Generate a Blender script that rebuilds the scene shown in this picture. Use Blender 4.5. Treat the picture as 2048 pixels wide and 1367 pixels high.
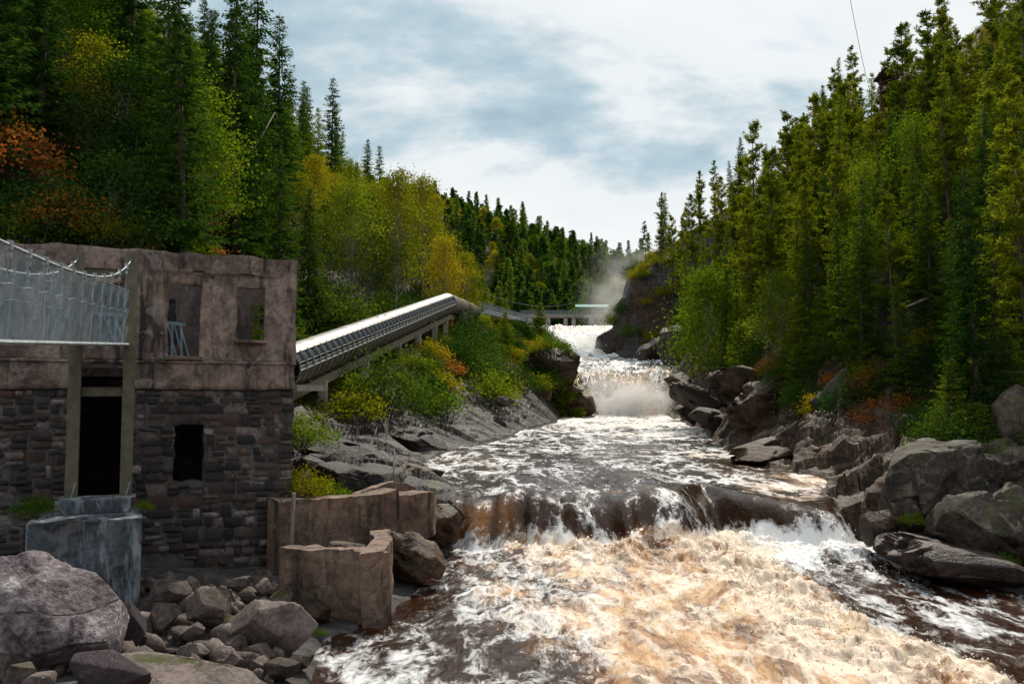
import bpy, bmesh, math, random
import numpy as np
from mathutils import Vector, Matrix

for o in list(bpy.data.objects):
    bpy.data.objects.remove(o)
sc = bpy.context.scene
col = sc.collection
random.seed(7)
RS = np.random.RandomState(7)

# ------------------------------------------------------------------ camera
FPX, CX, CY, HOR = 1700.0, 1024.0, 683.5, 790.0      # focal length and horizon in pixels of the 2048 px photograph
PITCH = math.atan((HOR - CY) / FPX)
cam = bpy.data.cameras.new('camera')
cam.sensor_width = 36.0
cam.lens = 36.0 * FPX / 2048.0
cam.clip_start, cam.clip_end = 0.1, 5000
camo = bpy.data.objects.new('camera', cam)
col.objects.link(camo)
camo.location = (0, 0, 0)
camo.rotation_euler = (math.pi / 2 + PITCH, 0, 0)
sc.camera = camo

# ------------------------------------------------------------------ light and sky
SUN_AZ, SUN_EL = math.radians(14), math.radians(47)   # azimuth measured from +Y (ahead) towards +X
sun = bpy.data.lights.new('sun', 'SUN')
sun.energy = 4.4
sun.angle = math.radians(1.2)
sun.color = (1.0, 0.92, 0.80)
suno = bpy.data.objects.new('sun', sun)
col.objects.link(suno)
sd = Vector((math.sin(SUN_AZ) * math.cos(SUN_EL), math.cos(SUN_AZ) * math.cos(SUN_EL), math.sin(SUN_EL)))
suno.rotation_euler = sd.to_track_quat('Z', 'Y').to_euler()

class NT:
    """small wrapper for building node trees"""
    def __init__(s, tree):
        s.t = tree
        tree.nodes.clear()
    def n(s, typ, ins=None, **props):
        nd = s.t.nodes.new(typ)
        for k, v in props.items():
            setattr(nd, k, v)
        for k, v in (ins or {}).items():
            if isinstance(v, bpy.types.NodeSocket):
                s.t.links.new(v, nd.inputs[k])
            else:
                nd.inputs[k].default_value = v
        return nd
    def math(s, op, a, b=0.0, clamp=False):
        nd = s.n('ShaderNodeMath', {0: a, 1: b}, operation=op)
        nd.use_clamp = clamp
        return nd.outputs[0]
    def mix(s, f, a, b, blend='MIX'):
        def c(v):
            return v if isinstance(v, bpy.types.NodeSocket) else (*v[:3], 1.0)
        nd = s.n('ShaderNodeMix', {0: f, 6: c(a), 7: c(b)}, data_type='RGBA', blend_type=blend)
        return nd.outputs[2]
    def ramp(s, fac, stops, interp='LINEAR'):
        nd = s.n('ShaderNodeValToRGB', {0: fac})
        cr = nd.color_ramp
        cr.interpolation = interp
        while len(cr.elements) < len(stops):
            cr.elements.new(0.5)
        for e, (p, c) in zip(cr.elements, stops):
            e.position = p
            e.color = (*c, 1.0) if not isinstance(c, (int, float)) else (c, c, c, 1.0)
        return nd.outputs[0]
    def noise(s, vec, scale, detail=4.0, rough=0.55, dist=0.0, out=0):
        nd = s.n('ShaderNodeTexNoise', {'Vector': vec, 'Scale': scale, 'Detail': detail, 'Roughness': rough, 'Distortion': dist})
        return nd.outputs[out]
    def mapr(s, v, a, b, c=0.0, d=1.0, smooth=True):
        nd = s.n('ShaderNodeMapRange', {0: v, 1: a, 2: b, 3: c, 4: d}, interpolation_type='SMOOTHSTEP' if smooth else 'LINEAR')
        return nd.outputs[0]
    def scalev(s, vec, v):
        nd = s.n('ShaderNodeVectorMath', {0: vec, 1: v}, operation='MULTIPLY')
        return nd.outputs[0]
    def addv(s, a, b):
        nd = s.n('ShaderNodeVectorMath', {0: a, 1: b}, operation='ADD')
        return nd.outputs[0]

world = bpy.data.worlds.new('World')
sc.world = world
world.use_nodes = True
W = NT(world.node_tree)
tc = W.n('ShaderNodeTexCoord').outputs['Generated']
skyn = W.n('ShaderNodeTexSky', sky_type='NISHITA')
skyn.sun_disc = False
skyn.sun_elevation = SUN_EL
skyn.sun_rotation = SUN_AZ
skyn.altitude = 200
sp = W.n('ShaderNodeSeparateXYZ', {0: tc})
zz = W.math('ADD', W.math('MAXIMUM', sp.outputs[2], 0.0), 0.22)
pv = W.n('ShaderNodeCombineXYZ', {0: W.math('DIVIDE', sp.outputs[0], zz), 1: W.math('DIVIDE', sp.outputs[1], zz), 2: 0.3}).outputs[0]
pvs = W.scalev(pv, (1.0, 1.35, 1.0))
cov = W.noise(W.addv(pvs, (3.2, 1.7, 0)), 1.1, 6, 0.55, 0.3)           # where thin cloud lets the blue through
shd = W.noise(W.addv(pvs, (8.1, 4.4, 2.0)), 0.95, 7, 0.56, 0.35)       # grey bellies and white tops
lowz = W.mapr(sp.outputs[2], 0.02, 0.30, 0.10, 0.0)                     # clouds close up towards the horizon
shd = W.math('SUBTRACT', shd, lowz)
cloud = W.ramp(shd, [(0.37, (0.92, 0.95, 0.96)), (0.51, (0.85, 0.90, 0.92)), (0.58, (0.50, 0.635, 0.715)), (0.67, (0.29, 0.44, 0.54))])
skyc = W.n('ShaderNodeVectorMath', {0: skyn.outputs[0], 1: (0.1, 0.1, 0.1)}, operation='MULTIPLY').outputs[0]
skym = W.mix(W.mapr(cov, 0.30, 0.42), skyc, cloud)
W.n('ShaderNodeOutputWorld', {0: W.n('ShaderNodeBackground', {0: skym, 1: 1.0}).outputs[0]})

vs = sc.view_settings
vs.view_transform = 'Standard'
vs.look = 'None'
vs.exposure = 0.0
vs.gamma = 1.0
sc.cycles.use_denoising = True
sc.cycles.max_bounces = 6
sc.cycles.diffuse_bounces = 3
sc.cycles.glossy_bounces = 3
sc.cycles.transmission_bounces = 4
sc.cycles.transparent_max_bounces = 8
sc.cycles.volume_bounces = 1
sc.cycles.sample_clamp_indirect = 4.0
sc.cycles.sample_clamp_direct = 12.0
sc.cycles.blur_glossy = 0.5
sc.cycles.caustics_reflective = False
sc.cycles.caustics_refractive = False
sc.cycles.volume_step_rate = 1.5
sc.cycles.volume_max_steps = 96

# ------------------------------------------------------------------ helpers
def P(px, py, Y):
    """world point seen at photo pixel (px, py) at depth Y ahead of the camera"""
    a, b = (px - CX) / FPX, (CY - py) / FPX
    dy = math.cos(PITCH) - b * math.sin(PITCH)
    dz = math.sin(PITCH) + b * math.cos(PITCH)
    return np.array([a / dy * Y, Y, dz / dy * Y])

def PZ(px, py, z):
    """world point seen at pixel on the horizontal plane z"""
    p = P(px, py, 1.0)
    return p * (z / p[2])

def sstep(a, b, x):
    t = np.clip((x - a) / (b - a), 0, 1)
    return t * t * (3 - 2 * t)

def _hash(ix, iy, iz, seed):
    h = (ix.astype(np.int64) * 374761393 + iy.astype(np.int64) * 668265263 + iz.astype(np.int64) * 2147483647 + seed * 1274126177) & 0xFFFFFFFF
    h = ((h ^ (h >> 13)) * 1274126177) & 0xFFFFFFFF
    h = ((h ^ (h >> 15)) * 2246822519) & 0xFFFFFFFF
    h = h ^ (h >> 16)
    return h.astype(np.float64) / 4294967295.0

def vnoise(p, seed=0):
    i = np.floor(p)
    f = p - i
    f = f * f * f * (f * (f * 6 - 15) + 10)
    i = i.astype(np.int64)
    r = 0
    for dx in (0, 1):
        wx = f[..., 0] if dx else 1 - f[..., 0]
        for dy in (0, 1):
            wy = f[..., 1] if dy else 1 - f[..., 1]
            for dz in (0, 1):
                wz = f[..., 2] if dz else 1 - f[..., 2]
                r = r + wx * wy * wz * _hash(i[..., 0] + dx, i[..., 1] + dy, i[..., 2] + dz, seed)
    return r * 2 - 1

def fbm(p, octv=4, seed=0, gain=0.5, ridged=False):
    r, a, n = 0, 1.0, 0
    for k in range(octv):
        v = vnoise(p * (2.03 ** k) + k * 17.3, seed + k)
        if ridged:
            v = 1 - 2 * np.abs(v)
        r = r + a * v
        n += a
        a *= gain
    return r / n

def v3(x, y, z):
    x, y, z = np.broadcast_arrays(x, y, z)
    return np.stack([x, y, z], -1).astype(float)

def cells(p, seed=0):
    """2-D Voronoi: random value of the nearest cell and distance to the border (F2-F1)"""
    i = np.floor(p[..., :2]).astype(np.int64)
    d1 = np.full(p.shape[:-1], 9.0)
    d2 = np.full(p.shape[:-1], 9.0)
    val = np.zeros(p.shape[:-1])
    z = np.zeros_like(i[..., 0])
    for dx in (-1, 0, 1):
        for dy in (-1, 0, 1):
            cx, cy = i[..., 0] + dx, i[..., 1] + dy
            qx = cx + _hash(cx, cy, z, seed)
            qy = cy + _hash(cx, cy, z, seed + 5)
            d = np.hypot(p[..., 0] - qx, p[..., 1] - qy)
            near = d < d1
            d2 = np.where(near, d1, np.minimum(d2, d))
            val = np.where(near, _hash(cx, cy, z, seed + 9), val)
            d1 = np.where(near, d, d1)
    return val, d2 - d1

def facets(p, seed=0, tilt=1.0):
    """2-D Voronoi where each cell is a tilted plane: height of a broken rock surface"""
    i = np.floor(p[..., :2]).astype(np.int64)
    d1 = np.full(p.shape[:-1], 9.0)
    h = np.zeros(p.shape[:-1])
    z = np.zeros_like(i[..., 0])
    for dx in (-1, 0, 1):
        for dy in (-1, 0, 1):
            cx, cy = i[..., 0] + dx, i[..., 1] + dy
            ex = p[..., 0] - cx - _hash(cx, cy, z, seed)
            ey = p[..., 1] - cy - _hash(cx, cy, z, seed + 5)
            d = ex * ex + ey * ey
            near = d < d1
            hh = _hash(cx, cy, z, seed + 9) - 0.5 + tilt * ((_hash(cx, cy, z, seed + 11) - 0.5) * ex + (_hash(cx, cy, z, seed + 13) - 0.5) * ey)
            h = np.where(near, hh, h)
            d1 = np.where(near, d, d1)
    return h

def mk_mesh(name, verts, faces, mat=None, smooth=False, attrs=None, mats=None, mat_index=None):
    me = bpy.data.meshes.new(name)
    verts = np.asarray(verts, np.float32).reshape(-1, 3)
    if isinstance(faces, np.ndarray):
        k = faces.shape[1]
        me.vertices.add(len(verts))
        me.vertices.foreach_set('co', verts.ravel())
        me.loops.add(faces.size)
        me.loops.foreach_set('vertex_index', faces.astype(np.int32).ravel())
        me.polygons.add(len(faces))
        me.polygons.foreach_set('loop_start', np.arange(0, faces.size, k, dtype=np.int32))
        me.update(calc_edges=True)
    else:
        me.from_pydata([tuple(map(float, v)) for v in verts], [], [tuple(int(i) for i in f) for f in faces])
    for m in (mats or ([mat] if mat else [])):
        me.materials.append(m)
    if mat_index is not None:
        me.polygons.foreach_set('material_index', np.asarray(mat_index, np.int32))
    if smooth:
        me.polygons.foreach_set('use_smooth', np.ones(len(me.polygons), bool))
    for an, (dom, arr) in (attrs or {}).items():
        arr = np.asarray(arr, np.float32)
        if arr.ndim == 1:
            a = me.attributes.new(an, 'FLOAT', dom)
            a.data.foreach_set('value', arr)
        else:
            a = me.attributes.new(an, 'FLOAT_COLOR', dom)
            a.data.foreach_set('color', arr.ravel())
    me.update()
    return me

def link(name, data, parent=None, loc=None, rot=None, scale=None):
    o = bpy.data.objects.new(name, data)
    col.objects.link(o)
    if parent is not None:
        o.parent = parent
    if loc is not None:
        o.location = tuple(map(float, loc))
    if rot is not None:
        o.rotation_euler = rot
    if scale is not None:
        o.scale = scale if hasattr(scale, '__len__') else (scale,) * 3
    return o

def tag(o, label=None, cat=None, group=None, kind=None):
    if label: o['label'] = label
    if cat: o['category'] = cat
    if group: o['group'] = group
    if kind: o['kind'] = kind
    return o

def thing(name, label, cat, loc=(0, 0, 0), group=None):
    return tag(link(name, None, loc=loc), label, cat, group)

class MB:
    """collects shapes; build() makes one mesh object"""
    def __init__(s):
        s.v, s.f = [], []
    def add(s, verts, faces):
        k = len(s.v)
        s.v += [tuple(map(float, v)) for v in verts]
        s.f += [tuple(i + k for i in f) for f in faces]
        return s
    def hexa(s, a, b):
        """a, b: two quads of four points (bottom and top)"""
        return s.add(list(a) + list(b), [(3, 2, 1, 0), (4, 5, 6, 7), (0, 1, 5, 4), (1, 2, 6, 5), (2, 3, 7, 6), (3, 0, 4, 7)])
    def box(s, c, size, ax=None):
        """box at centre c; ax = three unit axes"""
        ax = ax if ax is not None else np.eye(3)
        ax = [np.asarray(a, float) for a in ax]
        h = [ax[i] * size[i] / 2 for i in range(3)]
        c = np.asarray(c, float)
        q = [(-1, -1), (1, -1), (1, 1), (-1, 1)]
        return s.hexa([c + x * h[0] + y * h[1] - h[2] for x, y in q], [c + x * h[0] + y * h[1] + h[2] for x, y in q])
    def bar(s, a, b, w, h=None, up=(0, 0, 1)):
        a, b = np.asarray(a, float), np.asarray(b, float)
        d = b - a
        L = np.linalg.norm(d)
        d = d / L
        sd_ = np.cross(d, up)
        if np.linalg.norm(sd_) < 1e-4:
            sd_ = np.cross(d, (1, 0, 0))
        sd_ /= np.linalg.norm(sd_)
        u = np.cross(sd_, d)
        return s.box((a + b) / 2, (L, w, h or w), (d, sd_, u))
    def tube(s, pts, r, n=6, caps=True):
        pts = [np.asarray(p, float) for p in pts]
        rr = r if hasattr(r, '__len__') else [r] * len(pts)
        k = len(s.v)
        ref = None
        for i, p in enumerate(pts):
            d = pts[min(i + 1, len(pts) - 1)] - pts[max(i - 1, 0)]
            d = d / (np.linalg.norm(d) + 1e-9)
            if ref is None:
                ref = np.cross(d, (0, 0, 1))
                if np.linalg.norm(ref) < 1e-3:
                    ref = np.array((1.0, 0, 0))
            x = ref - d * np.dot(ref, d)
            x /= np.linalg.norm(x)
            y = np.cross(d, x)
            ref = x
            for j in range(n):
                t = 2 * math.pi * j / n
                s.v.append(tuple(p + (x * math.cos(t) + y * math.sin(t)) * rr[i]))
        for i in range(len(pts) - 1):
            for j in range(n):
                a, b = k + i * n + j, k + i * n + (j + 1) % n
                s.f.append((a, b, b + n, a + n))
        if caps:
            s.f.append(tuple(k + j for j in range(n))[::-1])
            s.f.append(tuple(k + (len(pts) - 1) * n + j for j in range(n)))
        return s
    def mesh(s, name, mat, smooth=False):
        return mk_mesh(name, s.v, s.f, mat, smooth)
    def build(s, name, mat, parent=None, smooth=False, bevel=0.0):
        o = link(name, s.mesh(name, mat, smooth), parent)
        if bevel:
            m = o.modifiers.new('bevel', 'BEVEL')
            m.width = bevel
            m.segments = 2
            m.limit_method = 'ANGLE'
        return o

# ------------------------------------------------------------------ materials
def newmat(name):
    m = bpy.data.materials.new(name)
    m.use_nodes = True
    return m, NT(m.node_tree)

def finish(N, bsdf, disp=None):
    N.n('ShaderNodeOutputMaterial', {0: bsdf})

def bumpn(N, h, strength=0.5, dist=0.05, normal=None):
    ins = {'Height': h, 'Strength': strength, 'Distance': dist}
    if normal is not None:
        ins['Normal'] = normal
    return N.n('ShaderNodeBump', ins).outputs[0]

def foliage(name, cols, transl=0.38, spread=0.5):
    """leaf material: colour by a random value per leaf and per plant"""
    m, N = newmat(name)
    a = N.n('ShaderNodeAttribute', attribute_name='rnd').outputs['Fac']
    r = N.n('ShaderNodeObjectInfo').outputs['Random']
    f = N.math('ADD', N.math('MULTIPLY', a, 1 - spread), N.math('MULTIPLY', r, spread))
    k = len(cols)
    c = N.ramp(f, [(0.12 + 0.76 * i / (k - 1), cc) for i, cc in enumerate(cols)])
    d = N.n('ShaderNodeBsdfDiffuse', {0: c})
    tcol = N.mix(1.0, c, (1.35, 1.25, 0.6), 'MULTIPLY')
    t = N.n('ShaderNodeBsdfTranslucent', {0: tcol})
    mx = N.n('ShaderNodeMixShader', {0: transl, 1: d.outputs[0], 2: t.outputs[0]})
    finish(N, mx.outputs[0])
    return m

M = {}
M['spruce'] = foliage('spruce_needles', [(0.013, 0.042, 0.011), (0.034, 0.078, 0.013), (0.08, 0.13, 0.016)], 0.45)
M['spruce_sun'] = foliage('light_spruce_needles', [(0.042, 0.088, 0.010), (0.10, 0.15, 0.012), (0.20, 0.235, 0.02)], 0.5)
M['pine'] = foliage('pine_needles', [(0.046, 0.078, 0.008), (0.112, 0.148, 0.011), (0.215, 0.235, 0.018)], 0.5)
M['far'] = foliage('far_conifer_needles', [(0.030, 0.072, 0.022), (0.08, 0.145, 0.026), (0.18, 0.24, 0.034)], 0.5, 0.6)  # needle colour lightened in place of haze over the far hill
M['leaf'] = foliage('green_leaves', [(0.036, 0.085, 0.008), (0.085, 0.15, 0.012), (0.18, 0.23, 0.02)], 0.5, 0.5)
M['leaf_yellow'] = foliage('yellowing_leaves', [(0.09, 0.13, 0.010), (0.19, 0.20, 0.014), (0.36, 0.27, 0.02)], 0.5, 0.5)
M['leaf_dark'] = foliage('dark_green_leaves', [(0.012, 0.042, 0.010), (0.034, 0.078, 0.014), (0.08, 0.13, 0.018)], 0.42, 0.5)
M['leaf_orange'] = foliage('orange_leaves', [(0.10, 0.11, 0.015), (0.30, 0.13, 0.03), (0.42, 0.10, 0.04)], 0.4, 0.3)
M['moss'] = foliage('undergrowth_leaves', [(0.025, 0.05, 0.01), (0.06, 0.08, 0.012), (0.12, 0.11, 0.02), (0.15, 0.07, 0.025)], 0.4, 0.0)

def bark(name, c1, c2, sc_=6.0):
    m, N = newmat(name)
    co = N.n('ShaderNodeTexCoord').outputs['Object']
    v = N.scalev(co, (1, 1, 0.25))
    n = N.noise(v, sc_, 5, 0.6)
    c = N.ramp(n, [(0.35, c1), (0.65, c2)])
    b = N.n('ShaderNodeBsdfPrincipled', {'Base Color': c, 'Roughness': 0.9, 'Normal': bumpn(N, n, 0.6, 0.05)})
    finish(N, b.outputs[0])
    return m
M['bark'] = bark('conifer_bark', (0.035, 0.026, 0.020), (0.10, 0.075, 0.06))
M['birch'] = bark('birch_bark', (0.12, 0.10, 0.08), (0.42, 0.38, 0.33), 9)
M['dead'] = bark('dead_wood', (0.16, 0.13, 0.11), (0.36, 0.31, 0.27))

def rockmat(name, dark, mid, light, rough=0.75, scale=1.0, lichen=None, crack=0.6, moss=0.0, wetz=None, spec=0.4, strat=None):
    m, N = newmat(name)
    co = N.n('ShaderNodeNewGeometry').outputs['Position']
    oi = N.n('ShaderNodeObjectInfo').outputs['Random']
    n1 = N.noise(co, 0.9 * scale, 8, 0.62, 0.4)
    n2 = N.noise(co, 5.0 * scale, 7, 0.66)
    n3 = N.noise(co, 22.0 * scale, 4, 0.6)
    f = N.math('ADD', N.math('MULTIPLY', n1, 0.40), N.math('ADD', N.math('MULTIPLY', n2, 0.40), N.math('MULTIPLY', n3, 0.20)))
    f = N.math('ADD', f, N.math('MULTIPLY', N.math('SUBTRACT', oi, 0.5), 0.10))
    c = N.ramp(f, [(0.40, dark), (0.5, mid), (0.60, light)])
    # cracks: border of stretched cells
    wv = N.addv(co, N.scalev(N.n('ShaderNodeTexNoise', {'Vector': co, 'Scale': 0.8 * scale, 'Detail': 3.0}).outputs[1], (1.2, 1.2, 1.2)))
    vo = N.n('ShaderNodeTexVoronoi', {'Vector': N.scalev(wv, (0.7, 0.7, 1.3)), 'Scale': 0.8 * scale}, feature='DISTANCE_TO_EDGE').outputs[0]
    ck = N.math('MULTIPLY', N.mapr(vo, 0.0, 0.016, 1.0, 0.0), N.mapr(n2, 0.44, 0.60))
    c = N.mix(N.math('MULTIPLY', ck, crack), c, tuple(x * 0.25 for x in dark))
    if lichen:
        ln = N.noise(co, 2.3 * scale, 8, 0.7, 0.6)
        nz = N.n('ShaderNodeSeparateXYZ', {0: N.n('ShaderNodeNewGeometry').outputs['Normal']}).outputs[2]
        lf = N.math('MULTIPLY', N.mapr(ln, 0.5, 0.62), N.mapr(nz, -0.1, 0.6))
        c = N.mix(lf, c, lichen)
    if moss:
        mn = N.noise(co, 1.1, 6, 0.6)
        nz = N.n('ShaderNodeSeparateXYZ', {0: N.n('ShaderNodeNewGeometry').outputs['Normal']}).outputs[2]
        mf = N.math('MULTIPLY', N.mapr(mn, 0.56 - moss * 0.1, 0.66 - moss * 0.1), N.mapr(nz, 0.3, 0.8))
        c = N.mix(mf, c, (0.055, 0.06, 0.012))
    hgt = N.math('ADD', N.math('MULTIPLY', n2, 0.7), N.math('ADD', N.math('MULTIPLY', n3, 0.3), N.math('MULTIPLY', ck, -0.5)))
    if strat:
        sv = N.n('ShaderNodeVectorMath', {0: N.addv(co, N.scalev(N.n('ShaderNodeTexNoise', {'Vector': co, 'Scale': 0.5, 'Detail': 3.0}).outputs[1], (0.8, 0.8, 0.8))), 1: strat}, operation='DOT_PRODUCT').outputs['Value']
        sn = N.n('ShaderNodeTexNoise', {'W': sv, 'Scale': 3.0, 'Detail': 4.0}, noise_dimensions='1D').outputs[0]
        hgt = N.math('ADD', hgt, N.math('MULTIPLY', sn, 0.8))
        c = N.mix(N.mapr(sn, 0.50, 0.38, 0.0, 0.45), c, dark)
    rg = N.math('ADD', rough - 0.15, N.math('MULTIPLY', n2, 0.3))
    b = N.n('ShaderNodeBsdfPrincipled', {'Base Color': c, 'Roughness': rg, 'Specular IOR Level': spec, 'Normal': bumpn(N, hgt, 0.9, 0.10 / scale)})
    finish(N, b.outputs[0])
    return m

M['rock_grey'] = rockmat('lichened_grey_rock', (0.011, 0.008, 0.005), (0.050, 0.036, 0.025), (0.122, 0.094, 0.070), 0.8, 1.0, (0.155, 0.14, 0.106), 0.7, 0.3)
M['rock_brown'] = rockmat('wet_brown_rock', (0.009, 0.005, 0.003), (0.048, 0.026, 0.015), (0.13, 0.078, 0.050), 0.62, 1.1, None, 0.8, 0.15, spec=0.25, strat=(0.5, 0.3, 1.0))
M['rock_red'] = rockmat('reddish_ledge_rock', (0.018, 0.010, 0.008), (0.060, 0.035, 0.026), (0.12, 0.078, 0.06), 0.5, 1.3, None, 0.8, strat=(-0.2, 0.2, 1.0))
M['rock_shelf'] = rockmat('wet_shelf_rock', (0.008, 0.006, 0.006), (0.030, 0.022, 0.020), (0.075, 0.057, 0.052), 0.6, 0.8, None, 0.5, 0.1, spec=0.22, strat=(0.5, -0.4, 1.2))
M['rock_white'] = rockmat('pale_purple_boulder', (0.03, 0.014, 0.022), (0.22, 0.18, 0.19), (0.60, 0.57, 0.57), 0.8, 0.5, None, 0.5)
M['rock_purple'] = rockmat('dark_purple_rock', (0.012, 0.006, 0.010), (0.038, 0.021, 0.029), (0.09, 0.06, 0.068), 0.8, 1.4, None, 0.4)
M['rock_tan'] = rockmat('tan_grey_boulder', (0.03, 0.021, 0.018), (0.105, 0.077, 0.066), (0.22, 0.175, 0.155), 0.85, 1.6, None, 0.4, 0.1)
M['cliff'] = rockmat('dark_cliff_rock', (0.012, 0.009, 0.008), (0.042, 0.032, 0.027), (0.11, 0.088, 0.075), 0.6, 0.5, None, 0.6, 0.4)

def concrete(name, c1, c2, stain=0.6, streak=1.0, bluish=None, rough=0.85, patch=(0.24, 0.22, 0.21), boards=0.0):
    m, N = newmat(name)
    co = N.n('ShaderNodeNewGeometry').outputs['Position']
    n1 = N.noise(co, 0.8, 6, 0.6, 0.5)
    n2 = N.noise(co, 6.0, 6, 0.65)
    c = N.ramp(N.math('ADD', N.math('MULTIPLY', n1, 0.6), N.math('MULTIPLY', n2, 0.4)), [(0.4, c1), (0.6, c2)])
    if bluish:
        c = N.mix(N.mapr(N.noise(N.scalev(co, (1.6, 1.6, 0.45)), 1.1, 6, 0.65, 0.2), 0.48, 0.62), c, bluish)
    st = N.noise(N.scalev(co, (2.2, 2.2, 0.28)), 1.0, 6, 0.65, 0.3)     # water streaks
    c = N.mix(N.math('MULTIPLY', N.mapr(st, 0.52, 0.66), stain), c, (0.012, 0.011, 0.011))
    pt = N.noise(co, 1.7, 4, 0.5, 1.2)                                   # spalled patches
    pe = N.mapr(N.math('ABSOLUTE', N.math('SUBTRACT', pt, 0.605)), 0.0, 0.012, 1.0, 0.0)
    c = N.mix(N.mapr(pt, 0.60, 0.61), c, N.mix(0.32, c, patch))
    pb_ = N.noise(N.addv(co, (31, 7, 3)), 0.55, 5, 0.6, 0.8)
    c = N.mix(N.math('MULTIPLY', N.mapr(pb_, 0.54, 0.60), 0.55), c, N.mix(1.0, c, (0.35, 0.30, 0.30), 'MULTIPLY'))
    vo = N.n('ShaderNodeTexVoronoi', {'Vector': N.addv(co, N.scalev(N.n('ShaderNodeTexNoise', {'Vector': co, 'Scale': 1.5}).outputs[1], (0.9, 0.9, 0.9))), 'Scale': 0.55}, feature='DISTANCE_TO_EDGE').outputs[0]
    ck = N.math('MULTIPLY', N.mapr(vo, 0.0, 0.007, 1.0, 0.0), N.mapr(n1, 0.47, 0.58))
    c = N.mix(N.math('MULTIPLY', ck, 0.75), c, (0.012, 0.01, 0.009))
    bz_ = N.math('FRACT', N.math('MULTIPLY', N.n('ShaderNodeSeparateXYZ', {0: N.addv(co, N.scalev(N.n('ShaderNodeTexNoise', {'Vector': co, 'Scale': 0.7}).outputs[1], (0.0, 0.0, 0.05)))}).outputs[2], 3.4))
    bl_ = N.math('MULTIPLY', N.mapr(bz_, 0.0, 0.05, 1.0, 0.0), boards)
    c = N.mix(N.math('MULTIPLY', bl_, 0.45), c, (0.02, 0.016, 0.014))
    n2 = N.math('ADD', n2, N.math('MULTIPLY', bl_, -0.4))
    h = N.math('ADD', N.math('MULTIPLY', n2, 0.5), N.math('ADD', N.math('MULTIPLY', ck, -0.6), N.math('ADD', N.math('MULTIPLY', pe, -0.3), N.math('MULTIPLY', N.mapr(pt, 0.60, 0.61), -0.4))))
    b = N.n('ShaderNodeBsdfPrincipled', {'Base Color': c, 'Roughness': rough, 'Normal': bumpn(N, h, 0.7, 0.05)})
    finish(N, b.outputs[0])
    return m
M['plaster'] = concrete('weathered_pinkish_plaster', (0.075, 0.050, 0.039), (0.31, 0.222, 0.182), 0.95, patch=(0.36, 0.31, 0.29))
M['plaster_dark'] = concrete('shade_darkened_inner_plaster', (0.03, 0.022, 0.019), (0.11, 0.082, 0.072), 0.9)  # back wall colour darkened to stand in for the shade indoors
M['conc_brown'] = concrete('brown_stained_concrete', (0.075, 0.044, 0.030), (0.24, 0.155, 0.112), 0.95, patch=(0.30, 0.215, 0.165), boards=0.8)
M['conc_blue'] = concrete('bluish_white_concrete', (0.022, 0.025, 0.03), (0.11, 0.13, 0.155), 1.0, 1.0, (0.27, 0.31, 0.355), boards=0.5)
M['conc_dam'] = concrete('dam_concrete', (0.34, 0.29, 0.24), (0.55, 0.49, 0.42), 0.3)
M['mortar'] = concrete('grey_mortar', (0.03, 0.026, 0.024), (0.105, 0.093, 0.086), 0.9)

def stonemat(name='wall_stone', island=False):
    m, N = newmat(name)
    co = N.n('ShaderNodeNewGeometry').outputs['Position']
    r = N.n('ShaderNodeNewGeometry').outputs['Random Per Island'] if island else N.n('ShaderNodeObjectInfo').outputs['Random']
    base = N.ramp(r, [(0.0, (0.010, 0.009, 0.011)), (0.25, (0.026, 0.019, 0.020)), (0.45, (0.050, 0.036, 0.032)), (0.6, (0.080, 0.036, 0.028)), (0.75, (0.11, 0.082, 0.070)), (0.9, (0.20, 0.16, 0.145)), (1.0, (0.34, 0.30, 0.28))])
    n = N.noise(co, 7.0, 7, 0.66)
    n1 = N.noise(co, 0.8, 5, 0.6)
    c = N.mix(N.mapr(n, 0.45, 0.65), N.mix(0.5, base, (0.02, 0.018, 0.018)), base)
    c = N.mix(N.math('MULTIPLY', N.mapr(n1, 0.52, 0.62), 0.6), c, (0.02, 0.017, 0.016))
    lc = N.noise(co, 3.3, 3, 0.5)
    c = N.mix(N.mapr(lc, 0.70, 0.74), c, (0.32, 0.12, 0.02))            # orange lichen
    b = N.n('ShaderNodeBsdfPrincipled', {'Base Color': c, 'Roughness': 0.85, 'Normal': bumpn(N, n, 0.8, 0.04)})
    finish(N, b.outputs[0])
    return m
M['stone'] = stonemat()
M['stone_small'] = stonemat('small_wall_stone', True)

def plain(name, c, rough=0.5, metal=0.0, var=0.3, scale=4.0, bump=0.2):
    m, N = newmat(name)
    co = N.n('ShaderNodeNewGeometry').outputs['Position']
    n = N.noise(co, scale, 6, 0.6, 0.3)
    cc = N.mix(N.mapr(n, 0.35, 0.7), tuple(x * (1 - var) for x in c), tuple(min(1, x * (1 + var)) for x in c))
    b = N.n('ShaderNodeBsdfPrincipled', {'Base Color': cc, 'Roughness': rough, 'Metallic': metal, 'Normal': bumpn(N, n, bump, 0.02)})
    finish(N, b.outputs[0])
    return m
M['olive_steel'] = plain('olive_painted_steel', (0.095, 0.082, 0.048), 0.55)
M['galv'] = plain('galvanised_steel', (0.27, 0.31, 0.33), 0.5, 0.4)
M['wire'] = plain('wire_netting_steel', (0.14, 0.21, 0.26), 0.6, 0.2, 0.15)
M['sheet'] = plain('galvanised_roof_sheet', (0.27, 0.265, 0.245), 0.5, 0.15, 0.3, 0.9)
M['shell'] = plain('weathered_brown_shell', (0.105, 0.08, 0.052), 0.6, 0.0, 0.4, 1.2)
M['rib'] = plain('grey_painted_rib', (0.27, 0.26, 0.22), 0.5, 0.2)
M['girder'] = plain('tan_girder', (0.25, 0.22, 0.16), 0.6)
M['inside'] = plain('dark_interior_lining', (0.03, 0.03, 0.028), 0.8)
M['blue_steel'] = plain('blue_grey_steel', (0.17, 0.26, 0.33), 0.5, 0.3)
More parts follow.
